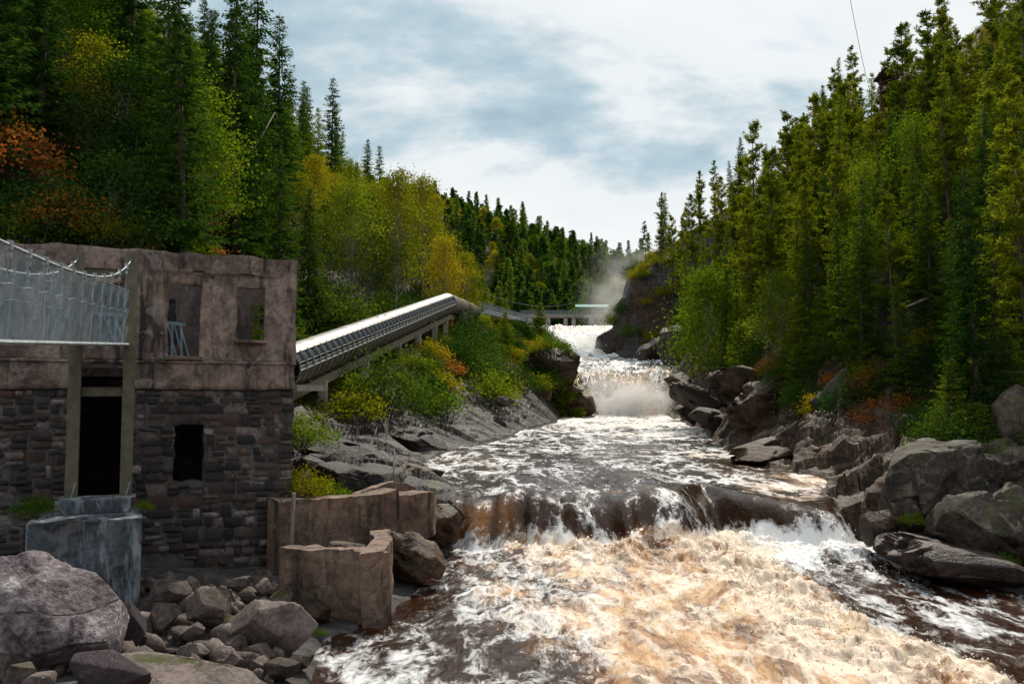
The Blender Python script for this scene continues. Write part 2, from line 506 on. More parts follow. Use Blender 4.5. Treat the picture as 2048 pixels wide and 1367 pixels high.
M['mint'] = plain('mint_roof_sheet', (0.20, 0.42, 0.36), 0.8, 0.0, 0.1)
M['cabin_red'] = plain('dark_red_timber', (0.085, 0.028, 0.022), 0.8)
M['cabin_roof'] = plain('dark_brown_shingles', (0.06, 0.035, 0.03), 0.85)
M['dark'] = plain('dark_metal', (0.03, 0.03, 0.03), 0.6)
M['wood'] = plain('weathered_plank', (0.13, 0.10, 0.08), 0.85)

def opening_tint_mat():  # tinted sheet added to darken the open gaps between the ribs
    m, N = newmat('gallery_opening_tint')
    g = N.n('ShaderNodeBsdfGlossy', {0: (0.10, 0.11, 0.12, 1), 1: 0.2})
    t = N.n('ShaderNodeBsdfTransparent', {0: (0.45, 0.47, 0.44, 1)})
    fr = N.n('ShaderNodeFresnel', {0: 1.4}).outputs[0]
    finish(N, N.n('ShaderNodeMixShader', {0: N.math('ADD', fr, 0.06), 1: t.outputs[0], 2: g.outputs[0]}).outputs[0])
    return m
M['glass'] = opening_tint_mat()

def terrainmat():
    m, N = newmat('forest_floor_and_rock')
    g = N.n('ShaderNodeNewGeometry')
    co = g.outputs['Position']
    nz = N.n('ShaderNodeSeparateXYZ', {0: g.outputs['Normal']}).outputs[2]
    n1 = N.noise(co, 0.25, 7, 0.6)
    n2 = N.noise(co, 1.8, 7, 0.65)
    soil = N.ramp(n2, [(0.35, (0.018, 0.016, 0.008)), (0.5, (0.04, 0.042, 0.012)), (0.65, (0.08, 0.07, 0.02))])
    rock = N.ramp(n2, [(0.35, (0.018, 0.016, 0.017)), (0.52, (0.055, 0.048, 0.047)), (0.68, (0.13, 0.115, 0.11))])
    rk = N.n('ShaderNodeAttribute', attribute_name='rocky').outputs['Fac']
    f = N.math('ADD', N.math('MULTIPLY', N.mapr(nz, 0.55, 0.40), 0.6), N.math('MULTIPLY', N.mapr(n1, 0.58, 0.70), 0.5), True)
    f = N.math('MAXIMUM', N.math('MULTIPLY', f, N.n('ShaderNodeAttribute', attribute_name='near').outputs['Fac']), rk)
    c = N.mix(f, soil, rock)
    b = N.n('ShaderNodeBsdfPrincipled', {'Base Color': c, 'Roughness': 0.85, 'Normal': bumpn(N, n2, 1.0, 0.3)})
    finish(N, b.outputs[0])
    return m
M['terrain'] = terrainmat()

# ------------------------------------------------------------------ the lie of the land (camera at the origin, river rising ahead)
RY = [-20, 0, 17, 21, 24, 30, 34, 37, 42, 50, 60, 72, 90, 110, 136, 142, 148, 160, 190, 197, 215, 235, 262, 300, 340]
RXL = [-3.5, -3.5, -4.0, -4.6, -3.2, -2.6, -2.3, -2.4, -3.6, -5.4, -3.7, -1.0, 1.9, 5.6, 8.5, 9.6, 11.0, 12.0, 13.0, 9.5, 6.0, 3.0, 2.0, -10, -30]
RXR = [18, 17.5, 17, 16.6, 16.0, 14.0, 13.2, 13.6, 15.4, 14.2, 14.9, 17.0, 20.2, 22.3, 24.5, 26, 27.5, 30, 33, 23, 25, 28, 35, 45, 55]

def rxl(Y): return np.interp(Y, RY, RXL)
def rxr(Y): return np.interp(Y, RY, RXR)

def drop_foot(x):
    """Y of the foot of the lower drop; the dome of water on the right stands nearer"""
    return 33.6 + 0.5 * np.sin(x * 0.55 + 0.6) + 0.30 * np.sin(x * 2.3 + 1.0) + 0.16 * np.sin(x * 5.1) + 1.6 * sstep(4, 9, x) - 4.2 * np.exp(-((x - 12.0) / 1.7) ** 2) + 1.5 * np.exp(-((x - 9.0) / 0.8) ** 2)

def river_z(x, Y):
    zm = np.interp(Y, [34, 60, 136], [-4.3, -3.8, -3.25])
    t = np.clip((Y - drop_foot(x)) / 3.0, 0, 1)
    z = -6 + (zm + 6) * (1 - (1 - t) ** 2.0)
    zu = np.interp(Y, [136, 148, 160, 194, 199, 212, 238, 270], [-3.25, 3.9, 5.0, 8.4, 10.5, 14.5, 18.9, 20.4])
    t2 = np.clip((Y - 137.5) / 10.5, 0, 1)
    zf = -3.25 + 7.15 * (1 - (1 - t2) ** 1.7)
    z = np.where(Y > 137.5, np.where(Y < 148, zf, zu), z)
    return z

ZSE_Y = [0, 11, 16, 20, 27, 31, 34, 37, 45, 50, 70, 90, 110, 136, 148, 190, 235, 270, 300]
ZSE = [-4.0, -4.2, -5.0, -5.5, -5.7, -5.5, -4.6, -3.3, -2.3, -2.0, -1.6, -0.7, 0.2, 2.0, 7.0, 11, 20, 22, 24]
WS_Y, WS = [0, 20, 33, 45, 50, 70, 90, 136, 200], [3, 2, 4, 5.6, 5.2, 4.2, 3.8, 3.6, 4]
XT_Y = [-40, 19, 23, 31, 35.5, 45, 52, 70, 101, 150, 200, 262, 300, 360]
XT = [-90, -60, -40, -20, -11.5, -15, -16.5, -14, -12, -11, -9.5, -8, -25, -60]
ZT_Y, ZT = [33, 36, 45, 50, 101, 150, 200, 262, 300], [-5, -4, -1, 0.6, 9.0, 13.2, 18.5, 23.5, 24]

def ground(x, Y):
    x, Y = np.broadcast_arrays(np.asarray(x, float), np.asarray(Y, float))
    xl, xr = rxl(Y), rxr(Y)
    zw = np.where(Y < 33.5, -6.0, river_z(np.clip(x, xl, xr), Y))
    zw = np.where((Y >= 28) & (Y < 40), river_z(np.clip(x, xl, xr), Y), zw)
    # left bank
    ws, zse = np.interp(Y, WS_Y, WS), np.interp(Y, ZSE_Y, ZSE)
    xt, zt = np.interp(Y, XT_Y, XT), np.interp(Y, ZT_Y, ZT)
    dl = xl - x
    z_sh = zw + 0.05 + (zse - zw) * np.clip(dl / ws, 0, 1)
    t = np.clip((dl - ws) / np.maximum(xl - ws - xt, 1.0), 0, 1)
    z_mid = z_sh + (zt - zse) * t ** 0.9
    k = 1 / np.sqrt(1 + np.gradient(np.interp(np.linspace(-60, 400, 2000), XT_Y, XT), 460 / 1999.)[np.clip(((Y + 60) / 460 * 1999).astype(int), 0, 1999)] ** 2)
    d = np.maximum(xt - x, 0) * k
    ch = np.interp(Y, [20, 44, 60, 100], [8, 7, 2.5, 1.5])
    slope = np.interp(Y, [30, 60, 200], [1.0, 1.0, 0.98])
    zl = z_mid + ch * sstep(0, 1.6, d) + slope * 75 * (1 - np.exp(-np.maximum(d - 1.2, 0) / 75))
    # right bank
    dr = x - xr
    chr_ = np.interp(Y, [0, 26, 45, 90, 136, 150, 188, 197, 215, 240, 300], [1.6, 1.8, 2.8, 3.2, 2.6, 3, 3, 13, 13, 6, 4])
    sl = np.interp(Y, [20, 60, 100, 130, 180, 197, 215, 260], [0.95, 1.12, 1.3, 1.5, 1.5, 0.9, 0.75, 0.7])
    ds = np.interp(Y, [30, 40, 60], [9.0, 6.0, 2.5])
    zr = zw + 0.05 + chr_ * sstep(0, 4.5, dr) + sl * 80 * (1 - np.exp(-np.maximum(dr - ds, 0) / 80))
    bed = zw - 0.15 - 1.1 * sstep(0, 1.5, np.minimum(-dl, -dr))
    z = np.where(dl > 0, zl, np.where(dr > 0, zr, bed))
    # far hill beyond the dam
    zrdg = np.interp(x, [-200, -57, -19, 19, 57, 75, 200], [112, 100, 90, 76, 63, 60, 68])
    hf = 21 + (zrdg - 21) * sstep(285, 450, Y)
    fade = sstep(262, 330, Y)
    z = np.where(Y > 262, np.maximum(hf, z * (1 - fade) + hf * fade), z)
    n = fbm(v3(x * 0.12, Y * 0.12, 0.5), 4, 3)
    out = np.maximum(np.maximum(dl, dr), 0)
    return z + n * np.clip(out * 0.22, 0, 2.2)

def grid_faces(nr, nc):
    i = np.arange((nr - 1) * (nc - 1))
    r, c = i // (nc - 1), i % (nc - 1)
    a = r * nc + c
    return np.stack([a, a + 1, a + nc + 1, a + nc], 1)

def build_terrain():
    ys = [-40.0]
    while ys[-1] < 1100:
        y = ys[-1]
        ys.append(y + (3.0 if y < 8 else max(0.55, 0.013 * y) if y < 320 else 14))
    ys = np.array(ys)
    u = np.linspace(-1, 1, 360)
    xs = 12 + 55 * u + 480 * np.sign(u) * np.abs(u) ** 6
    X, Y = np.meshgrid(xs, ys)
    Z = ground(X, Y)
    dl, dr = rxl(Y) - X, X - rxr(Y)
    bank = (dr > 0) & (Y > 28) & (Y < 194)
    Z = Z - np.where(bank, 0.9 * sstep(0, 1, dr) * sstep(8.2, 6.5, dr), 0)
    rocky = np.maximum(sstep(9, 6, dr), (sstep(1, -1, dl - np.interp(Y, WS_Y, WS)))) * (Y < 250)
    rocky = np.maximum(rocky, sstep(36, 33, Y) * (X < 0) * sstep(-40, -30, X) * (Z < -1))
    near = sstep(300, 260, Y)
    v = v3(X, Y, Z).reshape(-1, 3)
    tag(link('terrain', mk_mesh('terrain', v, grid_faces(*X.shape), M['terrain'], True, {'rocky': ('POINT', rocky.ravel()), 'near': ('POINT', near.ravel())})), kind='structure')
build_terrain()

# ------------------------------------------------------------------ river
def watermat():
    m, N = newmat('tannin_river_water')
    co = N.n('ShaderNodeNewGeometry').outputs['Position']
    at = N.n('ShaderNodeSeparateColor', {0: N.n('ShaderNodeAttribute', attribute_name='wtr').outputs['Color']})
    foam, tan, amb = at.outputs[0], at.outputs[1], at.outputs[2]
    glas = N.n('ShaderNodeAttribute', attribute_name='glassy').outputs['Fac']
    cs = N.scalev(co, (1.15, 0.50, 0.7))                                  # patterns drawn out along the flow
    w1 = N.n('ShaderNodeTexNoise', {'Vector': cs, 'Scale': 0.45, 'Detail': 3.0}).outputs[1]
    wv = N.addv(cs, N.scalev(w1, (1.5, 1.5, 0.6)))
    w2 = N.n('ShaderNodeTexNoise', {'Vector': wv, 'Scale': 1.6, 'Detail': 3.0}).outputs[1]
    wv = N.addv(wv, N.scalev(w2, (0.40, 0.40, 0.3)))
    def ridge(scale, det=3.0):
        n = N.noise(wv, scale, det, 0.6)
        return N.math('SUBTRACT', 1.0, N.math('MULTIPLY', N.math('ABSOLUTE', N.math('SUBTRACT', n, 0.5)), 5.0), True)
    r1, r2, r3 = ridge(0.55), ridge(1.7), ridge(4.5, 4.0)
    big = N.noise(wv, 0.35, 5, 0.6)
    fine = N.noise(wv, 9.0, 6, 0.7)
    lace = N.math('ADD', N.math('MULTIPLY', r1, 0.44), N.math('ADD', N.math('MULTIPLY', r2, 0.32), N.math('MULTIPLY', r3, 0.13)))
    lace = N.math('ADD', lace, N.math('ADD', N.math('MULTIPLY', N.math('SUBTRACT', big, 0.5), 0.9), N.math('MULTIPLY', N.math('SUBTRACT', fine, 0.5), 0.42)))
    thr = N.math('SUBTRACT', 0.98, N.math('MULTIPLY', foam, 0.95))
    d = N.math('SUBTRACT', lace, thr)
    white = N.mapr(d, -0.18, 0.30)
    tn = N.noise(wv, 0.9, 6, 0.65)
    tanf = N.mapr(N.math('ADD', tan, N.math('MULTIPLY', N.math('SUBTRACT', tn, 0.5), 1.1)), 0.25, 0.85)
    deep = (0.030, 0.012, 0.005)
    tanc = N.ramp(N.math('ADD', N.math('MULTIPLY', tn, 0.75), N.math('MULTIPLY', fine, 0.25)), [(0.40, (0.085, 0.032, 0.010)), (0.47, (0.24, 0.105, 0.034)), (0.54, (0.42, 0.225, 0.085)), (0.62, (0.64, 0.43, 0.23))])
    body = N.mix(tanf, deep, tanc)
    body = N.mix(amb, body, N.ramp(fine, [(0.35, (0.22, 0.06, 0.008)), (0.6, (0.55, 0.24, 0.05))]))
    wc = N.mix(N.math('MULTIPLY', tanf, 0.75), (0.76, 0.775, 0.79), (0.76, 0.58, 0.40))
    c = N.mix(white, body, wc)
    rough = N.math('ADD', 0.08, N.math('MULTIPLY', N.math('MAXIMUM', white, N.math('MULTIPLY', tanf, 0.8)), 0.6))
    wav = N.noise(wv, 3.2, 5, 0.62)
    h = N.math('ADD', N.math('MULTIPLY', wav, 0.6), N.math('ADD', N.math('MULTIPLY', fine, 0.13), N.math('MULTIPLY', white, 0.20)))
    b = N.n('ShaderNodeBsdfPrincipled', {'Base Color': c, 'Roughness': rough, 'IOR': 1.33, 'Normal': bumpn(N, h, N.math('SUBTRACT', 0.6, N.math('MULTIPLY', glas, 0.12)), 0.18), 'Subsurface Weight': N.math('MULTIPLY', N.math('MAXIMUM', white, tanf), 0.0)})
    finish(N, b.outputs[0])
    return m
M['water'] = watermat()

def build_river():
    ys = [3.0]
    while ys[-1] < 330:
        y = ys[-1]
        ys.append(y + (0.25 if y < 14 else 0.08 if y < 40 else max(0.1, 0.0042 * y)))
    ys = np.array(ys)
    u = np.linspace(0, 1, 350)
    Y = ys[:, None] + 0 * u[None]
    xl, xr = rxl(Y) - 2.2, rxr(Y) + 2.2
    X = xl + (xr - xl) * u[None]
    Z = river_z(X, Y)
    foot = drop_foot(X)
    below = sstep(1.2, -0.4, Y - foot)                                    # 1 in the lower reach
    face = sstep(-0.6, 0.4, Y - foot) * sstep(4.2, 2.4, Y - foot)         # the smooth tongue of the drop
    mid = sstep(foot + 2.4, foot + 4.5, Y) * sstep(138, 136, Y)
    fall = sstep(136, 139, Y) * sstep(150, 147, Y)
    upr = sstep(148, 151, Y) * sstep(196, 193, Y)
    uf = sstep(193, 197, Y) * sstep(246, 236, Y)
    big = fbm(v3(X * 0.22, Y * 0.16, 1.0), 3, 21)
    # lower reach: foam tongue between a dark left eddy and a dark right slack
    xline = np.interp(Y, [17, 22, 26, 31, 36], [9.4, 8.3, 8.3, 8.2, 7.0])
    lft = np.interp(Y, [14, 18, 20, 25, 31, 34], [1.2, 0.4, -0.4, -2.0, -2.4, -2.6])
    tongue = sstep(-1.2, 1.8, X - lft + big * 1.2) * sstep(1.6, -0.4, X - xline + big * 1.0 - 0.6)
    rollr = np.exp(-((X - xline + 0.3) / 1.5) ** 2) * sstep(33.5, 30, Y) + np.exp(-((foot - Y - 1.3) / 1.9) ** 2) * sstep(0.5, 3.0, X)
    rollr = np.clip(rollr, 0, 1)
    foam = below * (0.225 + 0.165 * tongue + 0.08 * rollr + 0.16 * big)
    tan = below * tongue * (0.44 + 0.36 * rollr + 0.20 * sstep(-1, 5, X) + 0.5 * big) + below * 0.10
    dome = np.exp(-((X - 12.0) / 1.6) ** 2 - ((Y - foot - 0.6) / 1.3) ** 2)
    foam += dome * 0.10 + (0.26 + 0.5 * fbm(v3(X * 2.2, Y * 0.3, 8.0), 3, 33)) * np.exp(-((X - 12.0) / 1.9) ** 2 - ((Y - foot) / 1.1) ** 2)
    tan += dome * 0.12
    rslack = below * sstep(-0.5, 1.5, X - xline) * sstep(29, 32, Y)
    foam += rslack * 0.42 * (1 - 0.9 * sstep(0.05, 0.5, dome))
    tan += rslack * 0.4 * (1 - 0.7 * sstep(0.05, 0.5, dome))
    # tongue, middle reach
    lip = np.exp(-((Y - foot) / 0.5) ** 2)
    strk = fbm(v3(X * 0.9, Y * 0.1, 2.0), 3, 31)
    foam += face * (0.08 + 0.40 * strk) + lip * 0.22
    amb = sstep(-2.6, -1.6, X + 0.5 * strk) * sstep(0.6, -0.9, X + 0.6 * strk) * sstep(-0.4, 0.4, Y - foot) * sstep(2.6, 0.9, Y - foot + 0.6 * strk) * (0.45 + 0.9 * strk).clip(0, 0.85)
    foam += amb * 0.25 * sstep(-1.0, -2.0, X) * 2.2
    far = sstep(55, 125, Y)
    foam += mid * (0.28 + 0.30 * far + 0.22 * big)
    tan += mid * (0.14 + 0.30 * far + 0.45 * np.clip(big, 0, 1) + 0.25 * sstep(9, 12, X) * sstep(60, 45, Y) * 0.8)
    sf = fbm(v3(X * 0.55, Y * 0.08, 4.0), 3, 41)
    foam += fall * (0.50 + 0.6 * sf) + upr * (0.42 + 0.3 * big) + uf * (0.85 + 0.3 * sf) + sstep(246, 250, Y) * 0.1
    tan += fall * (0.66 + 0.45 * fbm(v3(X * 0.4, Y * 0.2, 7.0), 2, 51)) + upr * 0.15 + uf * (0.30 + 0.3 * sstep(215, 236, Y) + 0.25 * big)
    # waves
    q = v3(X * 0.75, Y * 0.55, 0.0)
    wq = v3(fbm(q * 0.8, 3, 65), fbm(q * 0.8 + 5, 3, 66), 0 * X) * 0.9
    q = q + wq
    bil = np.abs(fbm(q * 1.0 + 3.1, 4, 61, 0.58))
    bil2 = np.abs(fbm(q * 3.2 + 1.7, 4, 62, 0.6))
    spk = fbm(q * 9.0, 3, 63, 0.6)
    amp = below * (0.07 + 0.07 * tongue + 0.27 * rollr) + mid * (0.06 + 0.09 * far) + upr * 0.5 + uf * 0.8 + fall * 0.6
    Z = Z + amp * (bil * 1.9 + bil2 * (0.40 + 0.35 * rollr) - 0.35) + (below * (0.02 + 0.03 * tongue + 0.07 * rollr)) * spk
    Z = Z + rollr * below * 0.32
    ch = vnoise(v3(X * 0.25, Y * 0.12, 9.0), 71)
    hump = 0.36 * np.cos(X * 1.15 - 0.6) * sstep(-2, 0, X) * sstep(11, 8, X)
    Z = Z + mid * 0.16 * ch + face * (0.12 * strk + hump + 0.05 * fbm(v3(X * 2.4, Y * 1.2, 3.0), 3, 77)) + dome * 0.45 + hump * 0.6 * sstep(5, 8, Y - foot) * sstep(14, 7, Y - foot)
    # fall: broken into chutes, lower in the middle
    fx = (X - rxl(Y)) / (rxr(Y) - rxl(Y))
    Z = Z + fall * (1.2 * sf + 1.0 * np.abs(fx - 0.5) - 0.4) * sstep(137, 143, Y)
    Z = Z + uf * 1.3 * fbm(v3(X * 0.3, Y * 0.12, 5.0), 3, 81)
    # beyond the margins the sheet dips under the banks
    mg = np.maximum(rxl(Y) - X, X - rxr(Y))
    Z = Z - 0.10 * sstep(0.2, 2.0, mg)
    Z = np.where(Y > 250, 20.5, Z)
    wt = np.stack([foam, tan, amb, np.ones_like(foam)], -1).clip(0, 1)
    v = v3(X, Y, Z).reshape(-1, 3)
    me = mk_mesh('river', v, grid_faces(*X.shape), M['water'], True, {'wtr': ('POINT', wt.reshape(-1, 4)), 'glassy': ('POINT', (face * (1 - dome)).ravel())})
    tag(link('river', me), kind='structure')
    # thrown drops and clots of foam along the breaking crests
    R = np.random.RandomState(5)
    w = (below * rollr + 0.10 * below * tongue + 0.35 * fall + lip * 0.3).ravel() * (np.diff(ys, append=ys[-1] + 1)[:, None] + 0 * X).ravel()
    w = np.clip(w, 0, None)
    n = 9000
    idx = R.choice(len(w), n, p=w / w.sum())
    base = v[idx] + R.randn(n, 3) * (0.10, 0.10, 0.0)
    hgt = R.exponential(0.10, n) * np.where(base[:, 1] > 130, 5, 1)
    base[:, 2] += hgt - 0.02
    sz = R.uniform(0.008, 0.028, n) * np.where(base[:, 1] > 130, 4, 1)
    o8 = np.array([(1, 0, 0), (-1, 0, 0), (0, 1, 0), (0, -1, 0), (0, 0, 1), (0, 0, -1)], float)
    f8 = np.array([(0, 2, 4), (2, 1, 4), (1, 3, 4), (3, 0, 4), (2, 0, 5), (1, 2, 5), (3, 1, 5), (0, 3, 5)])
    vv = base[:, None] + o8[None] * sz[:, None, None] * R.uniform(0.6, 1.6, (n, 1, 3))
    ff = (f8[None] + 6 * np.arange(n)[:, None, None]).reshape(-1, 3)
    tag(link('spray_drops', mk_mesh('spray_drops', vv, ff, M['spray'])), 'drops of spray thrown up along the breaking foam', 'spray', kind='stuff')

m_, N_ = newmat('spray_foam')
finish(N_, N_.n('ShaderNodeBsdfPrincipled', {'Base Color': (0.84, 0.76, 0.64, 1), 'Roughness': 0.5}).outputs[0])
M['spray'] = m_
build_river()

# ------------------------------------------------------------------ bedrock sheets along both banks
def build_shelf():
    ys = [34.5]
    while ys[-1] < 139:
        ys.append(ys[-1] + max(0.10, 0.0026 * ys[-1]))
    ys = np.array(ys)
    u = np.linspace(-0.7, 1.15, 130)
    Y = ys[:, None] + 0 * u[None]
    ws = np.interp(Y, WS_Y, WS) + 1.2
    X = rxl(Y) - ws * u[None]
    Z = ground(X, Y)
    d = rxl(Y) - X
    # dipping plates: saw-tooth steps whose broken edges face the river and the camera
    q = v3(X, Y, 0)
    wrp = fbm(q * 0.35, 4, 11) * 1.6
    c1 = (0.55 * X - 0.50 * Y * 0.8 + wrp) / 1.9
    c2 = (0.75 * X - 0.30 * Y + wrp * 0.7 + 3) / 0.62
    i1 = np.floor(c1)
    s1 = (c1 - i1) * (0.5 + 0.5 * _hash(i1, np.floor(Y / 6 + wrp), i1 * 0, 3))
    s2 = (c2 - np.floor(c2)) * (0.5 + 0.5 * vnoise(q * 0.6, 13))
    cv, ce = cells(q[..., :2] * (0.45, 0.28), 5)
    ca, sa = math.cos(0.55), math.sin(0.55)
    qr = np.stack([(X * ca - Y * sa) + wrp * 0.3, (X * sa + Y * ca) + wrp * 0.3], -1)
    h = 0.42 * s1 + 0.18 * s2 + 0.55 * facets(qr * (0.50, 0.15), 5, 1.3) + 0.15 * facets(qr * (1.5, 0.36), 6, 1.4) + 0.03 * facets(qr * (4.2, 1.1), 7, 1.2) + 0.03 * fbm(q * 3.0, 3, 14)
    Z = Z + 0.12 + (h - 0.1) * sstep(-0.6, 1.2, d)
    Z = np.where(d < 0, Z - 0.35 * sstep(0, -2.0, d), Z)
    tag(link('rock_shelf', mk_mesh('rock_shelf', v3(X, Y, Z).reshape(-1, 3), grid_faces(*X.shape), M['rock_shelf'], False)), kind='structure')
build_shelf()

def build_right_bank():
    ys = [27.0]
    while ys[-1] < 196:
        ys.append(ys[-1] + max(0.12, 0.0032 * ys[-1]))
    ys = np.array(ys)
    u = np.linspace(-0.5, 1.6, 130)
    Y = ys[:, None] + 0 * u[None]
    X = rxr(Y) + 5.0 * u[None]
    q = v3(X, Y, 0)
    d = X - rxr(Y)
    Z = ground(X, Y)
    wrp = fbm(q * 0.4, 4, 15) * 1.2
    cv, ce = cells((q[..., :2] + wrp[..., None] * 0.5) * (0.42, 0.24), 6)
    cv2, ce2 = cells((q[..., :2] + wrp[..., None] * 0.4) * (1.1, 0.6), 8)
    c1 = (0.8 * X + 0.25 * Y + wrp) / 1.1
    s1 = c1 - np.floor(c1)
    ca, sa = math.cos(-0.5), math.sin(-0.5)
    qr = np.stack([(X * ca - Y * sa) + wrp * 0.4, (X * sa + Y * ca) + wrp * 0.4], -1)
    h = 1.5 * facets(qr * (0.34, 0.20), 6, 1.5) + 0.65 * facets(qr * (0.95, 0.5), 7, 1.5) + 0.18 * facets(qr * (2.6, 1.3), 8, 1.4) + 0.06 * facets(qr * (6, 3.5), 9, 1.2) + 0.22 * s1
    Z = Z + 0.15 + h * sstep(-0.8, 1.6, d) * sstep(8.5, 5.5, d) - 1.2 * sstep(6.0, 8.0, d)
    Z = np.where(d < 0, Z - 0.4 * sstep(0, -2.0, d), Z)
    tag(link('rocky_bank', mk_mesh('rocky_bank', v3(X, Y, Z).reshape(-1, 3), grid_faces(*X.shape)[:, ::-1].copy() * 1, M['rock_brown'], False)), kind='structure')
build_right_bank()

# ------------------------------------------------------------------ rocks
_ico = {}
def ico(level):
    if level not in _ico:
        bm = bmesh.new()
        bmesh.ops.create_icosphere(bm, subdivisions=level, radius=1.0)
        bm.verts.ensure_lookup_table()
        _ico[level] = (np.array([v.co[:] for v in bm.verts]), np.array([[v.index for v in f.verts] for f in bm.faces]))
        bm.free()
    return _ico[level]

def rock_mesh(seed, level=4, cuts=14, size=(1, 1, 1), rough=0.06, blocky=0.0, strata=0.0, tight=0.72, facet=1.0, chop=(0.955, 0.99), nchop=12):
    v, f = ico(level)
    v = v.copy()
    R = np.random.RandomState(seed)
    if blocky:
        v = np.sign(v) * np.abs(v) ** (1 - blocky * 0.65)
    for k in range(cuts):
        n = R.randn(3)
        n /= np.linalg.norm(n)
        dd = R.uniform(tight - 0.12, tight + 0.16)
        v -= np.maximum(v @ n - dd, 0)[:, None] * n
    s = np.asarray(size, float)
    v = v * s
    nn = v / (np.linalg.norm(v, axis=1, keepdims=True) + 1e-6)
    sc_ = 2.2 / s.mean()
    dsp = fbm(v * sc_ + seed, 5, seed) * rough * s.mean()
    for M_, am in ((16, 0.16), (70, 0.075), (260, 0.03)):
        if M_ > len(v) / 8:
            break
        sd_ = v[R.randint(len(v), size=M_)]
        best = np.full(len(v), 1e9); bi = np.zeros(len(v), int)
        for k in range(M_):
            d_ = ((v - sd_[k]) ** 2).sum(1)
            nr_ = d_ < best
            best[nr_] = d_[nr_]; bi[nr_] = k
        tl = R.randn(M_, 3) * 0.45
        of = R.uniform(-0.5, 0.5, M_) * am * s.mean() * facet
        dsp += of[bi] + ((v - sd_[bi]) * tl[bi]).sum(1) * am * 3 * facet
    if strata:
        ax = R.randn(3) * 0.25 + (0, 0, 1)
        ly = (v @ ax + fbm(v * 0.8 / s.mean(), 2, seed + 3) * 0.2 * s.mean()) / (0.28 * s.mean())
        li = np.floor(ly)
        dsp += (_hash(li, li * 0, li * 0, seed) - 0.5) * strata * s.mean() * sstep(0, 0.12, ly - li)
    v = v + nn * dsp[:, None]
    if facet:
        vs_ = v / s
        for k in range(nchop):
            n = R.randn(3); n /= np.linalg.norm(n)
            dd = np.quantile(vs_ @ n, R.uniform(*chop))
            vs_ -= np.maximum(vs_ @ n - dd, 0)[:, None] * n * 0.94
        v = vs_ * s
    lo, hi = v.min(0), v.max(0)
    v = (v - (lo + hi) / 2) * (2 * s / (hi - lo))
    return v, f

def rock(name, label, cat, px, py, Y, wpx, hpx, mat, seed, level=4, depth=1.0, rot=None, group=None, ground_it=False, **kw):
    """a rock seen centred at pixel (px, py), wpx x hpx pixels large at depth Y"""
    if ground_it:                                   # move along the line of sight until the foot stands on the ground
        for Y_ in np.arange(Y - 2.0, 27, 0.1):
            q = P(px, py + hpx * 0.42, Y_)
            if q[2] <= float(ground(q[0], Y_)) + 0.04:
                break
        Y = Y_
    c = P(px, py, Y)
    sx, sz = wpx / FPX * Y / 2 * 1.02, hpx / FPX * Y / 2 * 1.02
    v, f = rock_mesh(seed, level, size=(sx, max(sx, sz) * depth * 0.8, sz), **kw)
    me = mk_mesh(name, v, f, mat, False)
    o = link(name, me, loc=c, rot=rot)
    return tag(o, label, cat, group)

# ------------------------------------------------------------------ ruined powerhouse
FU = np.array((-0.918, -0.3966, 0.0))          # along the front wall, leftwards
FN = np.array((0.3966, -0.918, 0.0))           # out of the front wall, towards the camera
FO = np.array((P(590, 800, 27.0)[0], 27.0, 0.0))
UP = np.array((0, 0, 1.0))

def FP(px, py, off=0.0):
    """point at a photo pixel on the plane parallel to the front wall, off metres in front of it"""
    d = P(px, py, 1.0)
    o = FO + FN * off
    return d * ((o @ FN) / (d @ FN))
def FSZ(px, py, off=0.0):
    p = FP(px, py, off)
    return float((p - FO) @ FU), float(p[2])
def FW(s, z, off=0.0):
    return FO + FU * s + FN * off + UP * z

def rect(x0, y0, x1, y1, off=0.0):
    """pixel rectangle -> (s0, s1, z0, z1) on the wall plane"""
    ss = [FSZ(x, y, off) for x, y in ((x0, y0), (x1, y0), (x0, y1), (x1, y1))]
    a = [q[0] for q in ss]; b = [q[1] for q in ss]
    return (a[1] + a[3]) / 2, (a[0] + a[2]) / 2, (b[2] + b[3]) / 2, (b[0] + b[1]) / 2

